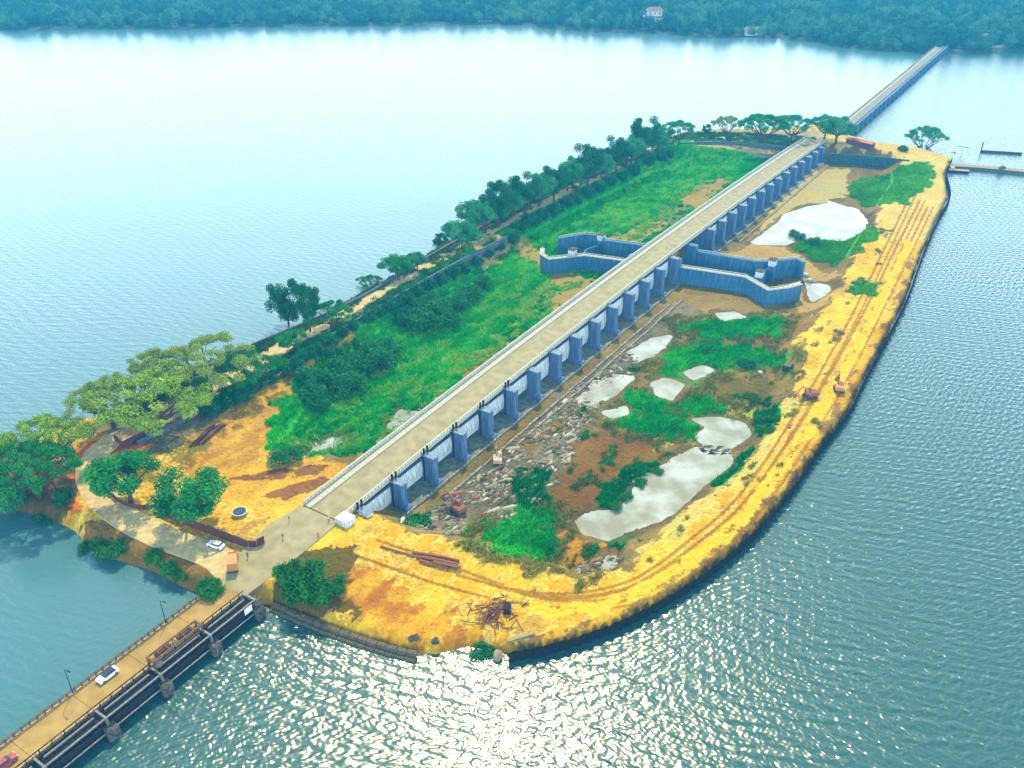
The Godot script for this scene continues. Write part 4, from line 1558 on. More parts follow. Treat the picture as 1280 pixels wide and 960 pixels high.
	for e in [[196, 712, 1.2], [212, 718, 1.3], [226, 724, 1.0]]:
		plant(sg, e[0], e[1], Vector3(e[2], e[2] * 0.9, e[2]), "green bush midway along the lagoon bank", "bushes midway along the lagoon bank")
	for e in [[258, 738, 1.2], [268, 742, 1.3]]:
		plant(sg, e[0], e[1], Vector3(e[2], e[2] * 0.9, e[2]), "green bush where the lagoon bank meets the old bridge", "bushes beside the old bridge")
	plant(sd, 600, 810, Vector3(1.1, 0.6, 1.1), "dark green bush where the sheet piles begin")
	for e in [[38, 650, 1.0], [55, 662, 1.2], [84, 628, 1.0]]:
		plant(sd, e[0], e[1], Vector3(e[2], e[2], e[2]), "dark shrub in the shade under the road bend trees", "shrubs under the road bend trees")
	# shaded hedge below the bund parapet
	for i in 26:
		var k := float(i) / 25.0
		var px := lerpf(262.0, 640.0, k)
		var py := lerpf(521.0, 302.0, k) + sin(k * 9.0) * 4.0
		var s := rng.randf_range(0.9, 1.35)
		plant(sd, px, py, Vector3(s, s * 1.25, s), "dark shrub in the hedge at the foot of the bund wall", "hedge along the bund wall")
	for i in 14:
		var k := float(i) / 13.0
		var s := rng.randf_range(1.0, 1.5)
		plant(sd, lerpf(650.0, 838.0, k), lerpf(290.0, 200.0, k), Vector3(s, s * 1.3, s), "dark shrub at the edge of the turf below the tree row", "shrubs below the tree row")
	# reed clumps in the turf
	for e in [[392, 500, 1.3], [384, 480, 1.2], [410, 488, 1.5], [428, 474, 1.6], [440, 492, 1.5], [450, 466, 1.4], [462, 452, 1.5], [474, 462, 1.6], [486, 446, 1.3], [400, 512, 1.1], [418, 452, 1.1], [456, 440, 1.0], [350, 580, 0.9], [368, 574, 0.8]]:
		plant(sr, e[0], e[1], Vector3(e[2], e[2] * 1.05, e[2]), "dark reed bush in the large clump on the turf beside the clay slope", "large reed clump")
	for e in [[512, 408, 1.4], [530, 414, 1.6], [548, 400, 1.6], [562, 408, 1.3], [574, 388, 1.4], [588, 376, 1.3], [520, 392, 1.2], [540, 386, 1.3], [604, 360, 1.1]]:
		plant(sr, e[0], e[1], Vector3(e[2], e[2] * 1.05, e[2]), "dark reed bush in the middle clump on the turf", "middle reed clump")
	for e in [[958, 540, 1.2], [950, 528, 1.0], [964, 526, 1.1]]:
		plant(sg, e[0], e[1], Vector3(e[2], e[2] * 0.9, e[2]), "green bush between the pale ponds and the yellow embankment", "bushes by the ponds")
	for e in [[820, 590, 0.9], [800, 606, 1.0], [784, 622, 0.9], [768, 634, 0.9]]:
		plant(sg, e[0], e[1], Vector3(e[2], e[2] * 0.7, e[2]), "low green bush along the edge of the largest pale pond", "bushes edging the largest pond")
	plant(sd, 932, 458, Vector3(1.0, 0.9, 1.0), "dark low bush in the bright turf past the lock")
	for e in [[1000, 300, 0.9], [1018, 306, 1.0], [992, 294, 0.8]]:
		plant(sr, e[0], e[1], Vector3(e[2], e[2] * 0.7, e[2]), "low bush at the edge of the far pond", "bushes at the far pond")
	for s in [rl, rl2, rg, rd, og, od, ot, sg, sd, sr]:
		s.free()

# ---------------------------------------------------------------- banks, walls and fences
func make_banks() -> void:
	# sheet pile wall along the outer embankment
	var sp := smooth_path(qs([634, 822, 700, 808, 765, 785, 830, 752, 890, 712, 940, 668, 985, 615, 1020, 565, 1055, 520, 1075, 480, 1105, 425, 1130, 375, 1150, 320, 1170, 275, 1183, 250, 1179, 222, 1186, 203], 0.0), 0.62)
	var wall := thing("sheet_pile_wall", "black corrugated sheet pile wall holding the yellow embankment", "retaining wall")
	var per := 16
	var i := 0
	while i < sp.size() - 1:
		var mb := MB.new()
		var last := mini(i + per, sp.size() - 1)
		for k in range(i, last):
			var a := sp[k]
			var b := sp[k + 1]
			var d := (b - a).normalized()
			var s := Vector3(-d.z, 0, d.x)
			var off := 1.44 if (k / 2) % 2 == 0 else 1.1
			var off2 := 1.44 if ((k + 1) / 2) % 2 == 0 else 1.1
			var top := 2.55 + rng.randf_range(-0.12, 0.12) + (0.25 if (k / 2) % 2 == 0 else 0.0)
			var p := a + s * off
			var r := b + s * off2
			var dn := Vector3(0, -3.0, 0)
			var up := Vector3(0, top, 0)
			var th := -s * 0.16
			mb.quad(p + dn, p + up, r + up, r + dn)
			mb.quad(r + th + dn, r + th + up, p + th + up, p + th + dn)
			mb.quad(p + up, p + th + up, r + th + up, r + up)
			mb.quad(p + th + dn, p + th + up, p + up, p + dn)
		obj("sheet_pile_panel", mb.mesh(), M.sheet, wall)
		i = last
	# stepped stone revetment from the old bridge to the platform's nose
	var rv := smooth_path(qs([338, 762, 380, 780, 430, 800, 480, 816, 520, 826], 0.0), 2.2)
	var t := thing("stone_revetment", "low stepped stone revetment at the lake edge below the abutment bushes", "retaining wall")
	for c in 2:
		for k in rv.size() - 1:
			if (k + c) % 2 == 0 and c == 2 and k > rv.size() - 4:
				continue
			var a := rv[k]
			var b := rv[k + 1]
			var d := (b - a).normalized()
			var s := Vector3(-d.z, 0, d.x)
			var mb := MB.new()
			var l := a.distance_to(b)
			mb.cham(Vector3.ZERO, Vector3(l - 0.1, 0.95, 1.1), 0.12, Basis(d, Vector3.UP, s))
			var o := obj("stone_block", mb.mesh(), M.stone, t)
			o.position = (a + b) * 0.5 - s * (0.8 * c) + Vector3(0, 0.15 + 0.85 * c + rng.randf_range(-0.06, 0.06), 0) + s * rng.randf_range(-0.1, 0.1)
	# maroon sheet fence beside the road and round the curve tree
	fence([198, 640, 225, 652, 255, 664, 290, 678, 318, 688, 332, 682], 4.0, "long maroon sheet metal fence beside the white car")
	fence([128, 596, 134, 612, 146, 626, 164, 634, 184, 636, 198, 630], 2.4, "curved dark maroon fence round the tree inside the road bend")
	# parapets of the bund road
	for e in [["inner", [172, 556, 222, 532, 262, 508, 330, 472, 400, 431, 470, 389, 560, 337, 634, 298], 4.5, "blue-grey parapet on the inner side of the bund road"], ["outer", [100, 545, 140, 520, 200, 489, 300, 440, 440, 379, 540, 320, 620, 275], 4.2, "grey parapet on the lake side of the bund road"]]:
		var path := smooth_path(qs(e[1], 3.6), 5.0)
		var w := thing("bund_parapet", e[3], "parapet")
		for k in path.size() - 1:
			var a := path[k]
			var b := path[k + 1]
			var d := (b - a)
			d.y = 0
			var l := d.length()
			d /= l
			var mb := MB.new()
			mb.box(Vector3.ZERO, Vector3(l - 0.12, 2.6, 0.4), Basis(d, Vector3.UP, Vector3(-d.z, 0, d.x)))
			mb.box(Vector3(0, 1.4, 0), Vector3(l - 0.05, 0.2, 0.6), Basis(d, Vector3.UP, Vector3(-d.z, 0, d.x)))
			var o := obj("parapet_panel", mb.mesh(), M.wall_blue, w)
			o.position = Vector3((a.x + b.x) * 0.5, e[2] - 1.0, (a.z + b.z) * 0.5)
	# walls of the cross bund at the far end
	cross_wall([1034, 205, 1080, 208, 1134, 214], -3.4, 2.9, M.teal_wall, "dark teal retaining wall under the red shed")
	cross_wall([868, 196, 920, 199, 975, 203], -3.4, 1.0, M.wood_pale, "low buff wall at the top edge of the far turf")
	cross_wall([846, 188, 905, 186, 960, 190, 1000, 194], 0.0, 4.6, M.wall_blue, "long grey-blue retaining wall below the broad far trees")
	# jetty and things around it
	var jt := thing("jetty", "low sandy jetty with dark stone sides reaching into the lake", "jetty")
	var jp := smooth_path(qs([1176, 209, 1215, 211, 1250, 214, 1290, 218, 1350, 224], 0.0), 5.0)
	var jm := MB.new()
	jm.strip(jp, [Vector2(-3.4, -1.5), Vector2(3.4, -1.5), Vector2(2.4, 1.5), Vector2(-2.4, 1.5)])
	obj("stone_core", jm.mesh(), M.dark_conc, jt)
	var js := MB.new()
	js.strip(jp, [Vector2(-2.5, 1.45), Vector2(2.5, 1.45), Vector2(2.0, 1.75), Vector2(-2.2, 1.8)])
	obj("sand_top", js.mesh(), M.wood_pale, jt)
	var heap := MB.new()
	var hp := q(1252, 211, 1.6)
	for k in 9:
		heap.cham(hp + Vector3(rng.randf_range(-3, 3), rng.randf_range(0.2, 0.9), rng.randf_range(-1.2, 1.2)), Vector3(1.6, 1.3, 1.4), 0.3, Basis(Vector3(rng.randfn(), rng.randfn(), rng.randfn()).normalized(), rng.randf() * 3.0))
	tag(obj("rubble_heap", heap.mesh(), M.stone), "small dark rubble heap on the sandy jetty", "rubble")
	var bp := q(1198, 215, 0.0)
	var bt := thing("barge", "flat dark work barge moored beside the jetty", "barge", bp, -1.25)
	var bm := MB.new()
	var hull := [Vector2(-5.4, 1.0), Vector2(-4.4, -0.3), Vector2(4.4, -0.3), Vector2(5.4, 1.0)]
	for k in 4:
		var a: Vector2 = hull[k]
		var b: Vector2 = hull[(k + 1) % 4]
		bm.quad(Vector3(a.x, a.y, 1.9), Vector3(b.x, b.y, 1.9), Vector3(b.x, b.y, -1.9), Vector3(a.x, a.y, -1.9))
	for z in [1.9, -1.9]:
		bm.quad(Vector3(hull[0].x, hull[0].y, z), Vector3(hull[1].x, hull[1].y, z), Vector3(hull[2].x, hull[2].y, z), Vector3(hull[3].x, hull[3].y, z))
	obj("hull", bm.mesh(), M.old_steel, bt)
	var bd := MB.new()
	bd.cham(Vector3(0, 1.12, 0), Vector3(10.4, 0.22, 3.6), 0.06)
	obj("deck", bd.mesh(), M.wood_pale, bt)
	var bh := MB.new()
	bh.cham(Vector3(-3.4, 1.9, 0), Vector3(2.0, 1.4, 2.0), 0.1)
	obj("deckhouse", bh.mesh(), M.pale, bt)
	var boom := thing("floating_boom", "black floating boom lying on the water beyond the jetty", "boom")
	var fp := smooth_path(qs([1226, 190, 1250, 191.5, 1282, 193.5, 1330, 197], 0.0), 3.4)
	for k in fp.size() - 1:
		if k == 6:
			continue
		var mb := MB.new()
		var a := fp[k].lerp(fp[k + 1], 0.05)
		var b := fp[k].lerp(fp[k + 1], 0.95)
		mb.tube(a + Vector3.UP * 0.3, b + Vector3.UP * 0.3, 0.95, 0.95, 10)
		obj("float_section", mb.mesh(), M.black, boom)
	var bpole := MB.new()
	bpole.tube(fp[0] + Vector3(0, -1, 0), fp[0] + Vector3(0, 5.6, 0), 0.35, 0.3, 8)
	obj("mooring_post", bpole.mesh(), M.black, boom)
	var cn := qg(1200, 200)
	var sh := thing("pole_canopy", "grey canopy on a thin pole by the jetty shrub", "canopy", cn)
	var pm := MB.new()
	pm.tube(Vector3(0, -0.5, 0), Vector3(0, 9.5, 0), 0.16, 0.12, 8)
	obj("pole", pm.mesh(), M.steel, sh)
	var cm := MB.new()
	cm.cham(Vector3(0, 9.7, 0), Vector3(3.2, 0.5, 6.6), 0.2)
	obj("canopy_panel", cm.mesh(), M.steel, sh)

func fence(flat: Array, h: float, label: String) -> void:
	var path := smooth_path(qs(flat, 3.6), 2.0)
	var t := thing("sheet_fence", label, "fence")
	for k in path.size() - 1:
		var a := path[k]
		var b := path[k + 1]
		var d := b - a
		d.y = 0
		var l := d.length()
		d /= l
		var g := minf(height_at(a.x, a.z), height_at(b.x, b.z))
		var mb := MB.new()
		var hh2 := h * rng.randf_range(0.55, 0.68)
		mb.box(Vector3.ZERO, Vector3(l - 0.06, hh2 + 0.4, 0.08), Basis(d, Vector3.UP, Vector3(-d.z, 0, d.x)))
		for r in 3:
			mb.box(Vector3(0, 0, 0) + d * ((r - 1) * l * 0.3), Vector3(0.14, hh2 + 0.4, 0.2), Basis(d, Vector3.UP, Vector3(-d.z, 0, d.x)))
		var o := obj("sheet_panel", mb.mesh(), M.maroon, t)
		o.position = Vector3((a.x + b.x) * 0.5, g + hh2 * 0.5 - 0.2, (a.z + b.z) * 0.5)
		o.rotation.y = rng.randf_range(-0.05, 0.05)

func cross_wall(flat: Array, y0: float, y1: float, m: Material, label: String) -> void:
	var path := smooth_path(qs(flat, y0 + 0.4), 6.0)
	var t := thing("retaining_wall", label, "retaining wall")
	for k in path.size() - 1:
		var a := path[k]
		var b := path[k + 1]
		var d := b - a
		d.y = 0
		var l := d.length()
		d /= l
		var mb := MB.new()
		mb.box(Vector3.ZERO, Vector3(l - 0.08, y1 - y0, 0.7), Basis(d, Vector3.UP, Vector3(-d.z, 0, d.x)))
		mb.box(Vector3(0, (y1 - y0) * 0.5 + 0.12, 0), Vector3(l - 0.03, 0.24, 1.0), Basis(d, Vector3.UP, Vector3(-d.z, 0, d.x)))
		var o := obj("wall_panel", mb.mesh(), m, t)
		o.position = Vector3((a.x + b.x) * 0.5, (y0 + y1) * 0.5, (a.z + b.z) * 0.5)

# ---------------------------------------------------------------- vehicles, machines, people
func wheel(parent: Node, at: Vector3, r: float, w: float) -> void:
	var mb := MB.new()
	mb.tube(Vector3(0, 0, -w * 0.5), Vector3(0, 0, w * 0.5), r, r, 14)
	var o := obj("wheel", mb.mesh(), M.rubber, parent)
	o.position = at
	var rim := MB.new()
	rim.tube(Vector3(0, 0, -w * 0.52), Vector3(0, 0, w * 0.52), r * 0.55, r * 0.55, 10)
	obj("rim", rim.mesh(), M.steel, o)

func side_prism(prof: Array, z0: float, z1: float, inset: float, top_from: float) -> ArrayMesh:
	# a side outline given width; corners above top_from lean inwards
	var mb := MB.new()
	var l := []
	var r := []
	for p in prof:
		var k := inset if p[1] > top_from else 0.0
		l.append(Vector3(p[0], p[1], z0 + k))
		r.append(Vector3(p[0], p[1], z1 - k))
	for i in prof.size():
		var j := (i + 1) % prof.size()
		mb.quad(r[i], r[j], l[j], l[i])
	var tri := Geometry2D.triangulate_polygon(PackedVector2Array(prof.map(func(p): return Vector2(p[0], p[1]))))
	for i in range(0, tri.size(), 3):
		mb.tri(r[tri[i]], r[tri[i + 1]], r[tri[i + 2]])
		mb.tri(l[tri[i]], l[tri[i + 2]], l[tri[i + 1]])
	return mb.mesh()

func car(label: String, at: Vector3, turn: float, paint_m: Material, roof_m: Material) -> void:
	var t := thing("car", label, "car", at, turn)
	obj("body", side_prism([[-2.05, 0.32], [2.05, 0.32], [2.12, 0.62], [1.95, 0.84], [0.95, 0.98], [-1.75, 1.0], [-2.08, 0.86]], -0.84, 0.84, 0.06, 0.8), paint_m, t)
	obj("window_band", side_prism([[-1.62, 0.98], [1.0, 0.96], [0.32, 1.40], [-1.28, 1.42]], -0.78, 0.78, 0.14, 1.2), M.glass, t)
	obj("roof", side_prism([[-1.32, 1.40], [0.36, 1.38], [0.2, 1.50], [-1.15, 1.52]], -0.66, 0.66, 0.05, 1.45), roof_m, t)
	for x in [-1.3, 1.32]:
		for z in [-0.78, 0.78]:
			wheel(t, Vector3(x, 0.31, z), 0.31, 0.2)
	for z in [-0.6, 0.6]:
		var hl := MB.new()
		hl.box(Vector3(2.08, 0.7, z), Vector3(0.1, 0.16, 0.34))
		obj("headlight", hl.mesh(), M.white, t)

func excavator(label: String, at: Vector3, turn: float, body_m: Material, boom_m: Material, reach: float) -> void:
	var t := thing("excavator", label, "excavator", at, turn, "excavators on the dry bed")
	for z in [-1.15, 1.15]:
		obj("track", side_prism([[-1.8, 0.25], [-1.4, 0.0], [1.4, 0.0], [1.8, 0.25], [1.85, 0.65], [1.4, 0.95], [-1.4, 0.95], [-1.85, 0.65]], z - 0.3, z + 0.3, 0.0, 9.0), M.rubber, t)
	var ch := MB.new()
	ch.cham(Vector3(0, 0.75, 0), Vector3(2.0, 0.6, 1.8), 0.1)
	obj("undercarriage", ch.mesh(), M.old_steel, t)
	obj("body", side_prism([[-2.3, 1.05], [1.3, 1.05], [1.3, 1.9], [-0.4, 2.1], [-2.1, 2.2], [-2.4, 1.7]], -1.25, 1.25, 0.08, 2.0), body_m, t)
	var cab := obj("cab", side_prism([[-0.2, 1.9], [1.35, 1.9], [1.2, 3.0], [-0.1, 3.05]], 0.2, 1.2, 0.08, 2.8), body_m, t)
	var gl := MB.new()
	gl.box(Vector3(0.6, 2.45, 1.22), Vector3(1.0, 0.6, 0.06))
	gl.box(Vector3(1.32, 2.45, 0.7), Vector3(0.06, 0.7, 0.7))
	obj("window", gl.mesh(), M.glass, cab)
	var k := Vector3(3.2, 4.3, -0.3) * Vector3(reach, 1, 1)
	var tip := Vector3(5.6, 2.2, -0.3) * Vector3(reach, 1, 1)
	var bm := MB.new()
	bm.beam(Vector3(0.9, 1.7, -0.3), Vector3(1.9 * reach, 3.9, -0.3), 0.45, 0.6)
	bm.beam(Vector3(1.8 * reach, 3.8, -0.3), k, 0.42, 0.5)
	obj("boom", bm.mesh(), boom_m, t)
	var am := MB.new()
	am.beam(k + Vector3(-0.3, 0.3, 0), tip, 0.36, 0.42)
	obj("stick", am.mesh(), boom_m, t)
	var bk := obj("bucket", side_prism([[-0.7, -0.1], [-0.5, -0.9], [0.2, -1.0], [0.5, -0.4], [0.1, 0.1]], -0.5, 0.5, 0.0, 9.0), M.rust, t)
	bk.position = tip

func person_mesh(shirt: Color, legs: Color) -> ArrayMesh:
	# one continuous skin over a posed skeleton, meshed as surface nets
	var bones := [[Vector3(0, 1.62, 0.02), Vector3(0, 1.56, 0), 0.10, 0.09, 0], [Vector3(0, 1.50, 0), Vector3(0, 1.40, 0), 0.055, 0.06, 0], [Vector3(0, 1.32, 0), Vector3(0, 0.95, 0), 0.17, 0.15, 1],
		[Vector3(-0.18, 1.36, 0), Vector3(0.18, 1.36, 0), 0.075, 0.075, 1], [Vector3(0.2, 1.36, 0), Vector3(0.25, 1.08, 0.0), 0.055, 0.045, 1], [Vector3(0.25, 1.08, 0), Vector3(0.24, 0.84, 0.12), 0.042, 0.032, 0], [Vector3(-0.2, 1.36, 0), Vector3(-0.25, 1.08, -0.02), 0.055, 0.045, 1], [Vector3(-0.25, 1.08, -0.02), Vector3(-0.24, 0.82, 0.06), 0.042, 0.032, 0],
		[Vector3(0.09, 0.92, 0), Vector3(0.10, 0.48, 0.06), 0.09, 0.06, 2], [Vector3(0.10, 0.48, 0.06), Vector3(0.11, 0.06, 0.0), 0.058, 0.04, 2], [Vector3(-0.09, 0.92, 0), Vector3(-0.11, 0.48, -0.02), 0.09, 0.06, 2], [Vector3(-0.11, 0.48, -0.02), Vector3(-0.12, 0.06, -0.12), 0.058, 0.04, 2],
		[Vector3(0.11, 0.05, 0.0), Vector3(0.12, 0.03, 0.16), 0.045, 0.035, 3], [Vector3(-0.12, 0.05, -0.12), Vector3(-0.13, 0.03, 0.04), 0.045, 0.035, 3]]
	var cs := 0.04
	var o := Vector3(-0.36, -0.06, -0.26)
	var nx := 19
	var ny := 46
	var nz := 15
	var f := PackedFloat32Array()
	var who := PackedByteArray()
	for z in nz:
		for y in ny:
			for x in nx:
				var p := o + Vector3(x, y, z) * cs
				var acc := 0.0
				var best := 1e9
				var bi := 0
				for b in bones:
					var a: Vector3 = b[0]
					var ab: Vector3 = b[1] - a
					var t := clampf((p - a).dot(ab) / ab.length_squared(), 0, 1)
					var d := p.distance_to(a + ab * t) - lerpf(b[2], b[3], t)
					acc += exp(-d * 42.0)
					if d < best:
						best = d
						bi = b[4]
				f.append(-log(acc) / 42.0)
				who.append(bi)
	var pal := [Color(0.22, 0.11, 0.06), shirt, legs, Color(0.03, 0.025, 0.02)]
	var id := {}
	var pts := []
	var cols := []
	var sx := 1
	var sy := nx
	var sz := nx * ny
	for z in nz - 1:
		for y in ny - 1:
			for x in nx - 1:
				var k := x + y * sy + z * sz
				var sum := Vector3.ZERO
				var n := 0
				for e in [[0, sx], [0, sy], [0, sz], [sx, sx + sy], [sx, sx + sz], [sy, sx + sy], [sy, sy + sz], [sz, sx + sz], [sz, sy + sz], [sx + sy, sx + sy + sz], [sx + sz, sx + sy + sz], [sy + sz, sx + sy + sz]]:
					var fa := f[k + e[0]]
					var fb := f[k + e[1]]
					if (fa < 0) != (fb < 0):
						var t := fa / (fa - fb)
						var pa := Vector3(e[0] % nx, (e[0] / nx) % ny, e[0] / sz)
						var pb := Vector3(e[1] % nx, (e[1] / nx) % ny, e[1] / sz)
						sum += pa.lerp(pb, t)
						n += 1
				if n:
					id[k] = pts.size()
					pts.append(o + (Vector3(x, y, z) + sum / n) * cs)
					cols.append(pal[who[k]])
	var mb := MB.new()
	mb.use_col = true
	for z in range(1, nz - 1):
		for y in range(1, ny - 1):
			for x in range(1, nx - 1):
				var k := x + y * sy + z * sz
				for ax in [[sx, sy, sz], [sy, sz, sx], [sz, sx, sy]]:
					if (f[k] < 0) == (f[k + ax[0]] < 0):
						continue
					var ids := [k, k - ax[1], k - ax[1] - ax[2], k - ax[2]]
					if not (id.has(ids[0]) and id.has(ids[1]) and id.has(ids[2]) and id.has(ids[3])):
						continue
					mb.col = cols[id[ids[0]]]
					if f[k] < 0:
						mb.quad(pts[id[ids[0]]], pts[id[ids[1]]], pts[id[ids[2]]], pts[id[ids[3]]])
					else:
						mb.quad(pts[id[ids[3]]], pts[id[ids[2]]], pts[id[ids[1]]], pts[id[ids[0]]])
	return mb.mesh()

func make_machines() -> void:
	var along := 0.0
	var blue := worn(0.02, 0.025, 0.08, grain(91, 0.05, Color(0.8, 0.8, 0.8), Color(1, 1, 1), 64), 0.3, 0.3)
	var p := q(135, 846, 4.1)
	car("small white and navy car crossing the old bridge", Vector3(p.x, 4.05, p.z), PI, M.white, blue)
	p = q(2, 952, 4.1)
	car("red car at the outer end of the old bridge", Vector3(p.x, 4.05, -8.0), along, M.red, M.red)
	p = q(270, 682, 3.95)
	var bestk := 0
	for k in road.size():
		if road[k].distance_to(p) < road[bestk].distance_to(p):
			bestk = k
	var dr := road[bestk + 1] - road[bestk]
	var rt := -atan2(dr.z, dr.x)
	car("white car on the curved road beside the maroon fence", Vector3(p.x, road[bestk].y, p.z), rt, M.white, M.white)
	# box truck
	p = q(292, 708, 4.0)
	var t := thing("box_truck", "orange box truck turning off the old bridge", "truck", Vector3(p.x, 3.95, p.z), rt - 0.9)
	obj("cargo_box", side_prism([[-2.6, 0.9], [1.0, 0.9], [1.0, 3.0], [-2.6, 3.0]], -1.15, 1.15, 0.05, 2.9), M.orange, t)
	obj("cab", side_prism([[1.15, 0.6], [2.7, 0.6], [2.75, 1.3], [2.4, 2.3], [1.2, 2.4]], -1.05, 1.05, 0.08, 2.0), M.rust, t)
	var ws := MB.new()
	ws.quad(Vector3(2.78, 1.35, 0.85), Vector3(2.78, 1.35, -0.85), Vector3(2.47, 2.2, -0.78), Vector3(2.47, 2.2, 0.78))
	obj("windscreen", ws.mesh(), M.glass, t)
	var ch := MB.new()
	ch.box(Vector3(0, 0.7, 0), Vector3(5.2, 0.3, 1.4))
	obj("chassis", ch.mesh(), M.black, t)
	for x in [-1.7, 1.9]:
		for z in [-0.95, 0.95]:
			wheel(t, Vector3(x, 0.45, z), 0.45, 0.3)
	# motorcycle
	p = q(286, 714, 4.0)
	var mo := thing("motorcycle", "dark motorcycle standing next to the orange truck", "motorcycle", Vector3(p.x, 3.95, p.z), 0.8)
	for x in [-0.65, 0.65]:
		wheel(mo, Vector3(x, 0.3, 0), 0.3, 0.12)
	obj("body", side_prism([[-0.8, 0.6], [0.1, 0.35], [0.5, 0.5], [0.6, 0.95], [0.2, 0.95], [-0.1, 0.78], [-0.8, 0.82]], -0.13, 0.13, 0.03, 0.8), M.black, mo)
	var hb := MB.new()
	hb.tube(Vector3(0.5, 1.0, -0.35), Vector3(0.5, 1.0, 0.35), 0.025, 0.025, 6)
	hb.tube(Vector3(0.65, 0.3, 0), Vector3(0.48, 1.0, 0), 0.04, 0.04, 6)
	obj("handlebar", hb.mesh(), M.steel, mo)
	excavator("pink-orange excavator with pale raised boom beside the barrage piers", qg(622, 578), 0.6, M.pink, M.wood_pale, 0.75)
	excavator("rusty excavator among the rubble near the first piers", qg(572, 640), 1.3, M.rust, M.rust, 1.0)
	excavator("brown excavator digging on the wide bend of the embankment", qg(1012, 497), 2.4, M.rust, M.orange, 1.0)
	excavator("small orange excavator at the sheet piles on the embankment bend", qg(1048, 488), 0.4, M.orange, M.rust, 0.7)
	# people
	var looks := [[Color(0.5, 0.5, 0.52), Color(0.05, 0.05, 0.09)], [Color(0.35, 0.06, 0.05), Color(0.04, 0.04, 0.05)], [Color(0.06, 0.1, 0.3), Color(0.3, 0.27, 0.2)]]
	var meshes := []
	for l in looks:
		meshes.append(person_mesh(l[0], l[1]))
	var folk := [[310, 697, 1, "person in red top standing on the road near the orange truck"], [411, 652, 0, "person in grey shirt at the start of the barrage deck"], [354, 674, 2, "person in blue shirt at the forecourt edge by the bush"], [398, 672, 1, "person in red top at the forecourt's far corner"], [834, 310, 0, "person in grey shirt walking on the barrage deck above the lock"], [362, 652, 2, "person in blue shirt beside the deck's left parapet"]]
	var vm := mat(1, 1, 1, 0.8)
	vm.vertex_color_use_as_albedo = true
	for f in folk:
		var y := 4.5
		var g := q(f[0], f[1], y)
		for k in 5:
			if g.x > -178.0 and g.z > DECK_L and g.z < DECK_R:
				y = deck_y(g.x) + 0.03
			elif g.x > -207.0 and g.z > -17.0 and g.z < -3.8:
				y = clampf(lerpf(4.05, 4.62, (g.x + 206.0) / 28.0), 4.05, 4.62)
			else:
				y = maxf(height_at(g.x, g.z), 3.9)
			g = q(f[0], f[1], y)
		var o := obj("person", meshes[f[2]], vm)
		o.position = Vector3(g.x, y + 0.01, g.z)
		o.rotation.y = rng.randf() * TAU
		tag(o, f[3], "person")

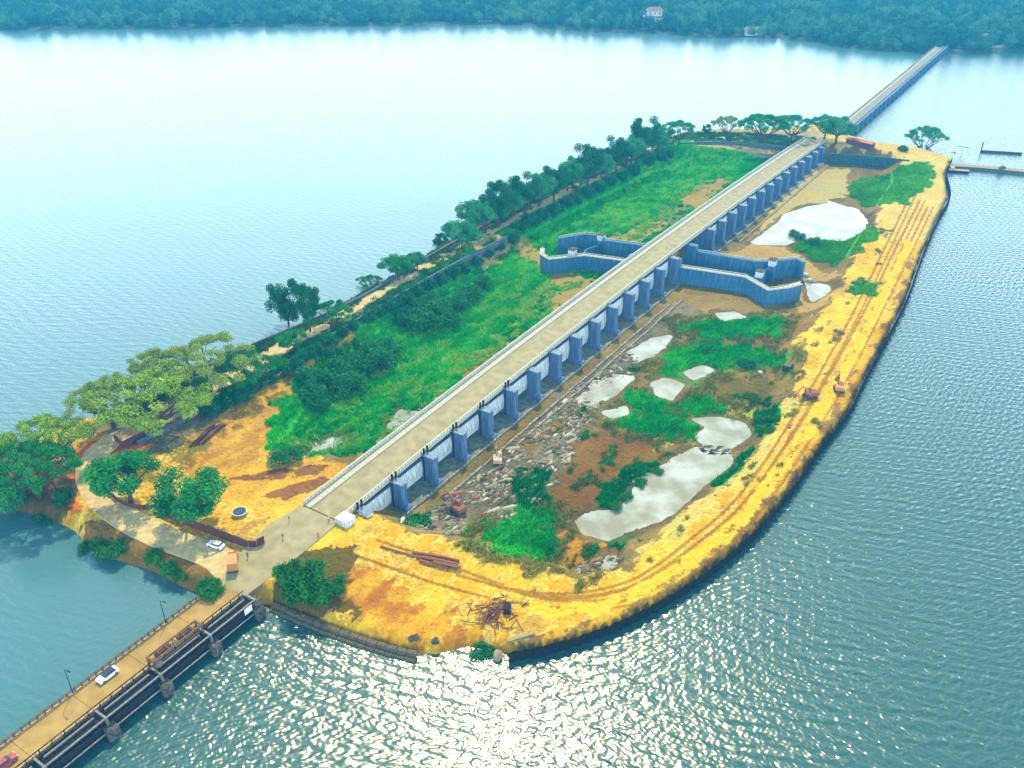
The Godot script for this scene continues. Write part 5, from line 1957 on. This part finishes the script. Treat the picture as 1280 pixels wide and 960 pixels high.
# ---------------------------------------------------------------- sheds, pipes, heaps
func make_clutter() -> void:
	# shed beside the bund road
	var a := qg(150, 556)
	var b := qg(186, 538)
	shed(a, b, 5.0, 2.6, M.tan_roof, M.maroon, "long shed with tan roof and maroon wall by the bund parapet")
	shed(qg(1058, 186), qg(1090, 188), 4.0, 2.8, M.red, M.maroon, "long red shed on the far cross bund")
	# stacked maroon beams on the clay slope
	for k in 7:
		var o := MB.new()
		var s := qg(238 + k * 2.5, 560 - k * 0.6)
		var e := qg(262 + k * 3.4, 536 - k * 0.8)
		o.beam(s + Vector3.UP * (0.35 + 0.25 * (k % 3)), e + Vector3.UP * (0.35 + 0.25 * (k % 3)), 0.5, 0.5)
		tag(obj("steel_beam", o.mesh(), M.maroon if k % 2 == 0 else M.rust), "maroon steel beam in the pile on the clay slope below the bund", "beam", "maroon beam pile")
	# rusty pipes on the yellow platform
	var runs := [[476, 684, 520, 697], [516, 692, 562, 700], [520, 697, 566, 706], [524, 702, 560, 712], [536, 694, 574, 703], [542, 706, 576, 713], [530, 700, 572, 709]]
	for k in runs.size():
		var e = runs[k]
		var s := qg(e[0], e[1])
		var f := qg(e[2], e[3])
		var r := 0.38 if k else 0.25
		var lift := Vector3.UP * (r + (0.55 if k > 4 else 0.05))
		var o := MB.new()
		o.tube(s + lift, f + lift, r, r, 12)
		var label := "brown steel pipe in the pile on the yellow platform" if k else "single thin brown pipe leading to the pipe pile"
		tag(obj("steel_pipe", o.mesh(), M.rust), label, "pipe", "pipe pile on the platform" if k else "")
	# tangle of rusty steel and brush
	var hp := qg(616, 768)
	var t := thing("scrap_heap", "tangled heap of rusty brown scrap on the yellow platform", "scrap heap", hp)
	var hr := RandomNumberGenerator.new()
	hr.seed = 404
	for k in 90:
		var o := MB.new()
		var p := Vector3(hr.randfn() * 2.0, 0.1, hr.randfn() * 2.2)
		var rise := maxf(0.2, 2.6 - p.length() * 0.55)
		var c := p + Vector3.UP * hr.randf() * rise
		var d := Vector3(hr.randfn(), hr.randf_range(-0.4, 0.9), hr.randfn()).normalized() * hr.randf_range(0.8, 2.4)
		var lo := c - d
		lo.y = maxf(lo.y, -0.1)
		var hi := c + d
		hi.y = maxf(hi.y, -0.1)
		o.tube(lo, hi, hr.randf_range(0.07, 0.16), hr.randf_range(0.04, 0.1), 5)
		obj("rod", o.mesh(), M.rust if k % 3 else M.maroon, t)
	var box := MB.new()
	box.cham(Vector3(2.6, 0.7, 2.0), Vector3(2.6, 1.5, 1.6), 0.2, Basis(Vector3.UP, 0.5))  # near-black box at one side of the rods
	obj("dark_box", box.mesh(), M.old_steel, t)
	var pk := MB.new()
	pk.beam(qg(634, 808) + Vector3.UP * 0.3, qg(668, 792) + Vector3.UP * 0.3, 0.8, 0.5)
	tag(obj("timber_plank", pk.mesh(), M.wood_pale), "pale timber plank lying beside the first sheet piles", "plank")
	var st := MB.new()
	st.cham(Vector3.ZERO, Vector3(2.2, 2.4, 1.8), 0.5, Basis(Vector3(1, 2, 0).normalized(), 0.6))
	var so := obj("boulder", st.mesh(), M.wood_pale)
	so.position = q(622, 820, 0.4)
	tag(so, "pale boulder at the waterline where the sheet piles begin", "boulder")
	for e in [[518, 800, "dark tyre-sized lump near the tip of the yellow platform"], [543, 802, "dark broken stump at the tip of the yellow platform"]]:
		var mb := MB.new()
		for k in 4:
			mb.cham(Vector3(hr.randfn() * 0.5, 0.35, hr.randfn() * 0.5), Vector3(1.1, 0.9, 0.9), 0.25, Basis(Vector3(hr.randfn(), 1, hr.randfn()).normalized(), hr.randf() * 3.0))
		var o := obj("lump", mb.mesh(), M.dark_conc)
		o.position = qg(e[0], e[1])
		tag(o, e[2], "debris")
	# dark hut on the far edge of the bright turf, concrete blocks by the lock
	var hut := MB.new()
	hut.cham(Vector3(0, 0.9, 0), Vector3(3.4, 2.2, 2.6), 0.2)
	var ho := obj("water_tank", hut.mesh(), M.black)
	ho.position = qg(984, 462)
	tag(ho, "small black tank at the edge of the bright turf and yellow track", "tank")
	for e in [[1006, 345, 2.6, "pale concrete block beside the lock's flared end"], [1012, 352, 2.0, "smaller pale concrete block near the square pond"], [950, 468, 1.6, "white boulder in the turf past the lock"], [420, 498, 1.2, "pale rock on the clay slope beside the reeds"]]:
		var mb := MB.new()
		mb.cham(Vector3(0, 0.4, 0), Vector3(e[2], 1.6, e[2] * 0.8), 0.2, Basis(Vector3.UP, hr.randf() * 3.0))
		var o := obj("concrete_block", mb.mesh(), M.pale)
		o.position = qg(e[0], e[1])
		tag(o, e[3], "block")
	var tub := qg(300, 643)
	var tb := thing("water_tub", "round grey tub on the yellow ground near the forecourt", "tub", tub)
	var tm := MB.new()
	tm.tube(Vector3(0, -0.1, 0), Vector3(0, 1.0, 0), 1.7, 1.9, 18)
	obj("shell", tm.mesh(), M.steel, tb)
	var tl := MB.new()
	tl.tube(Vector3(0, 1.0, 0), Vector3(0, 1.04, 0), 1.6, 1.6, 18)
	obj("water", tl.mesh(), M.glass, tb)

func shed(a: Vector3, b: Vector3, w: float, h: float, roof_m: Material, wall_m: Material, label: String) -> void:
	var d := b - a
	d.y = 0
	var l := d.length()
	d /= l
	var t := thing("shed", label, "shed", (a + b) * 0.5)
	t.transform.basis = Basis(d, Vector3.UP, Vector3(-d.z, 0, d.x))
	var mb := MB.new()
	mb.box(Vector3(0, h * 0.5 - 0.3, 0), Vector3(l, h + 0.6, w))
	obj("wall", mb.mesh(), wall_m, t)
	var r := MB.new()
	var e := 0.6
	var y := h + 0.02
	for s in [-1.0, 1.0]:
		r.beam(Vector3(-l * 0.5 - e, y + 0.45, s * w * 0.26), Vector3(l * 0.5 + e, y + 0.45, s * w * 0.26), 0.02, 0.02)
		r.box(Vector3(0, y + 0.42, s * (w * 0.27)), Vector3(l + e * 2, 0.12, w * 0.64), Basis(Vector3.RIGHT, s * 0.28))
	obj("roof", r.mesh(), roof_m, t)
	var n := maxi(2, int(l / 4.0))
	for k in n:
		var dm := MB.new()
		dm.box(Vector3((k + 0.5) / n * l - l * 0.5, h * 0.45, w * 0.5 + 0.03), Vector3(1.2, h * 0.6, 0.1))
		obj("shutter", dm.mesh(), M.dark_conc, t)

# ---------------------------------------------------------------- uncounted cover
func scatter(called: String, mesh: Mesh, m: Material, xs: Array, cols: Array, label: String, category: String) -> void:
	var mm := MultiMesh.new()
	mm.transform_format = MultiMesh.TRANSFORM_3D
	mm.use_colors = true
	mm.mesh = mesh
	mm.instance_count = xs.size()
	for i in xs.size():
		mm.set_instance_transform(i, xs[i])
		mm.set_instance_color(i, cols[i])
	var o := MultiMeshInstance3D.new()
	o.multimesh = mm
	o.material_override = m
	o.name = called
	add_child(o)
	tag(o, label, category, "", "stuff")

func make_ground_cover() -> void:
	var r := RandomNumberGenerator.new()
	r.seed = 9917
	# turf tufts
	var tuft := MB.new()
	tuft.use_col = true
	tuft.col = Color(1, 1, 1)
	for k in 11:
		var ang := r.randf() * TAU
		var rr := r.randf() * 0.45
		var p := Vector3(cos(ang) * rr, -0.05, sin(ang) * rr)
		var d := Vector3(r.randfn() * 0.3, r.randf_range(0.35, 0.75), r.randfn() * 0.3)
		var s := Vector3(cos(ang + 1.3), 0, sin(ang + 1.3)) * 0.11
		tuft.tri(p - s, p + s, p + d)
	var xs := []
	var cs := []
	var tries := 0
	while xs.size() < 90000 and tries < 500000:
		tries += 1
		var u := r.randf_range(TU0 + 2, TU1 - 2)
		var v := r.randf_range(TV0 + 2, TV1 - 2)
		var k := int((v - TV0) / (TV1 - TV0) * TH) * TW + int((u - TU0) / (TU1 - TU0) * TW)
		if turf[k] == 0:
			continue
		if v > -19.0 and v < 3.0 and u > -176.0 and u < 232.0:
			continue
		var h := height_at(u, v)
		if h < -3.6 or (h > -1.0 and h < 0.3):
			continue
		var s := r.randf_range(0.6, 1.5) * (0.7 + nz_m[k] / 255.0)
		xs.append(Transform3D(Basis(Vector3.UP, r.randf() * TAU).scaled(Vector3(s * 1.3, s, s * 1.3)), Vector3(u, h, v)))
		var base := Color(cr[k], cg[k], cb[k]).srgb_to_linear()
		var f := r.randf_range(0.7, 1.25)
		cs.append(Color(base.r * f, base.g * f, base.b * f))
	scatter("grass", tuft.mesh(), M.leaf, xs, cs, "bright green grass and weeds on the drained bed", "grass")
	# rubble along the barrage
	var st := MB.new()
	st.use_col = true
	st.col = Color(1, 1, 1)
	st.cham(Vector3.ZERO, Vector3(1.0, 0.7, 0.8), 0.22, Basis(Vector3(1, 0.3, 0).normalized(), 0.5))
	var zone := q2([500, 668, 560, 626, 640, 562, 720, 486, 790, 430, 800, 446, 740, 520, 716, 570, 700, 600, 660, 640, 600, 658, 560, 682], -3.0)
	var zone2 := q2([716, 712, 760, 694, 782, 700, 756, 732, 726, 732], -3.0)
	var zone3 := q2([880, 556, 940, 530, 950, 545, 900, 580], -3.0)
	xs = []
	cs = []
	tries = 0
	while xs.size() < 3000 and tries < 200000:
		tries += 1
		var z: PackedVector2Array = zone if r.randf() < 0.93 else (zone2 if r.randf() < 0.7 else zone3)
		var c := z[r.randi() % z.size()].lerp(z[r.randi() % z.size()], r.randf())
		c += Vector2(r.randfn(), r.randfn()) * 1.5
		if not Geometry2D.is_point_in_polygon(c, z) or c.y < 3.0:
			continue
		if n_hi.get_noise_2d(c.x * 0.7, c.y * 0.7) < -0.12:
			continue
		var s := 0.22 + 0.75 * pow(r.randf(), 2.2) * (2.0 if r.randf() < 0.1 else 1.0)
		var long := r.randf_range(0.8, 3.0)
		xs.append(Transform3D(Basis(Vector3.UP, r.randfn() * 0.5 - 0.25) * Basis(Vector3.RIGHT, r.randfn() * 0.3) * Basis.from_scale(Vector3(s * long, s, s)), Vector3(c.x, height_at(c.x, c.y) + 0.12 * s, c.y)))
		var k := r.randf()
		cs.append(Color(0.07, 0.06, 0.035).lerp(Color(0.55, 0.48, 0.33), k * k) if r.randf() > 0.06 else Color(0.35, 0.1, 0.06))
	var sm := mat(1, 1, 1, 0.9)
	sm.vertex_color_use_as_albedo = true
	scatter("rubble", st.mesh(), sm, xs, cs, "pale broken concrete and timber strewn beside the barrage", "rubble")
	# clods and stones over the embankments
	xs = []
	cs = []
	tries = 0
	while xs.size() < 9000 and tries < 200000:
		tries += 1
		var u := r.randf_range(TU0 + 2, TU1 - 2)
		var v := r.randf_range(TV0 + 2, TV1 - 2)
		if v > -19.0 and v < 3.0 and u > -208.0 and u < 236.0:
			continue
		var o := field(d_out, u, v)
		if o < 1.0:
			continue
		var k := int((v - TV0) / (TV1 - TV0) * TH) * TW + int((u - TU0) / (TU1 - TU0) * TW)
		var h := height_at(u, v)
		if h < 0.4 and r.randf() < 0.6:
			continue
		if n_lo.get_noise_2d(u * 2.0, v * 2.0) < 0.0 and r.randf() < 0.7:
			continue
		var near := 1e9
		if v < -5.0:
			for i in road.size():
				near = minf(near, Vector2(road[i].x - u, road[i].z - v).length())
			if near < 5.5:
				continue
		var s := r.randf_range(0.2, 0.6)
		xs.append(Transform3D(Basis(Vector3.UP, r.randf() * TAU).scaled(Vector3(s * 1.3, s * 0.8, s)), Vector3(u, h + s * 0.12, v)))
		var base := Color(cr[k], cg[k], cb[k]).srgb_to_linear()
		var f := r.randf_range(0.55, 1.05)
		cs.append(Color(base.r * f, base.g * f, base.b * f))
	scatter("clods", st.mesh(), sm, xs, cs, "earth clods and stones scattered over the yellow banks", "clods")
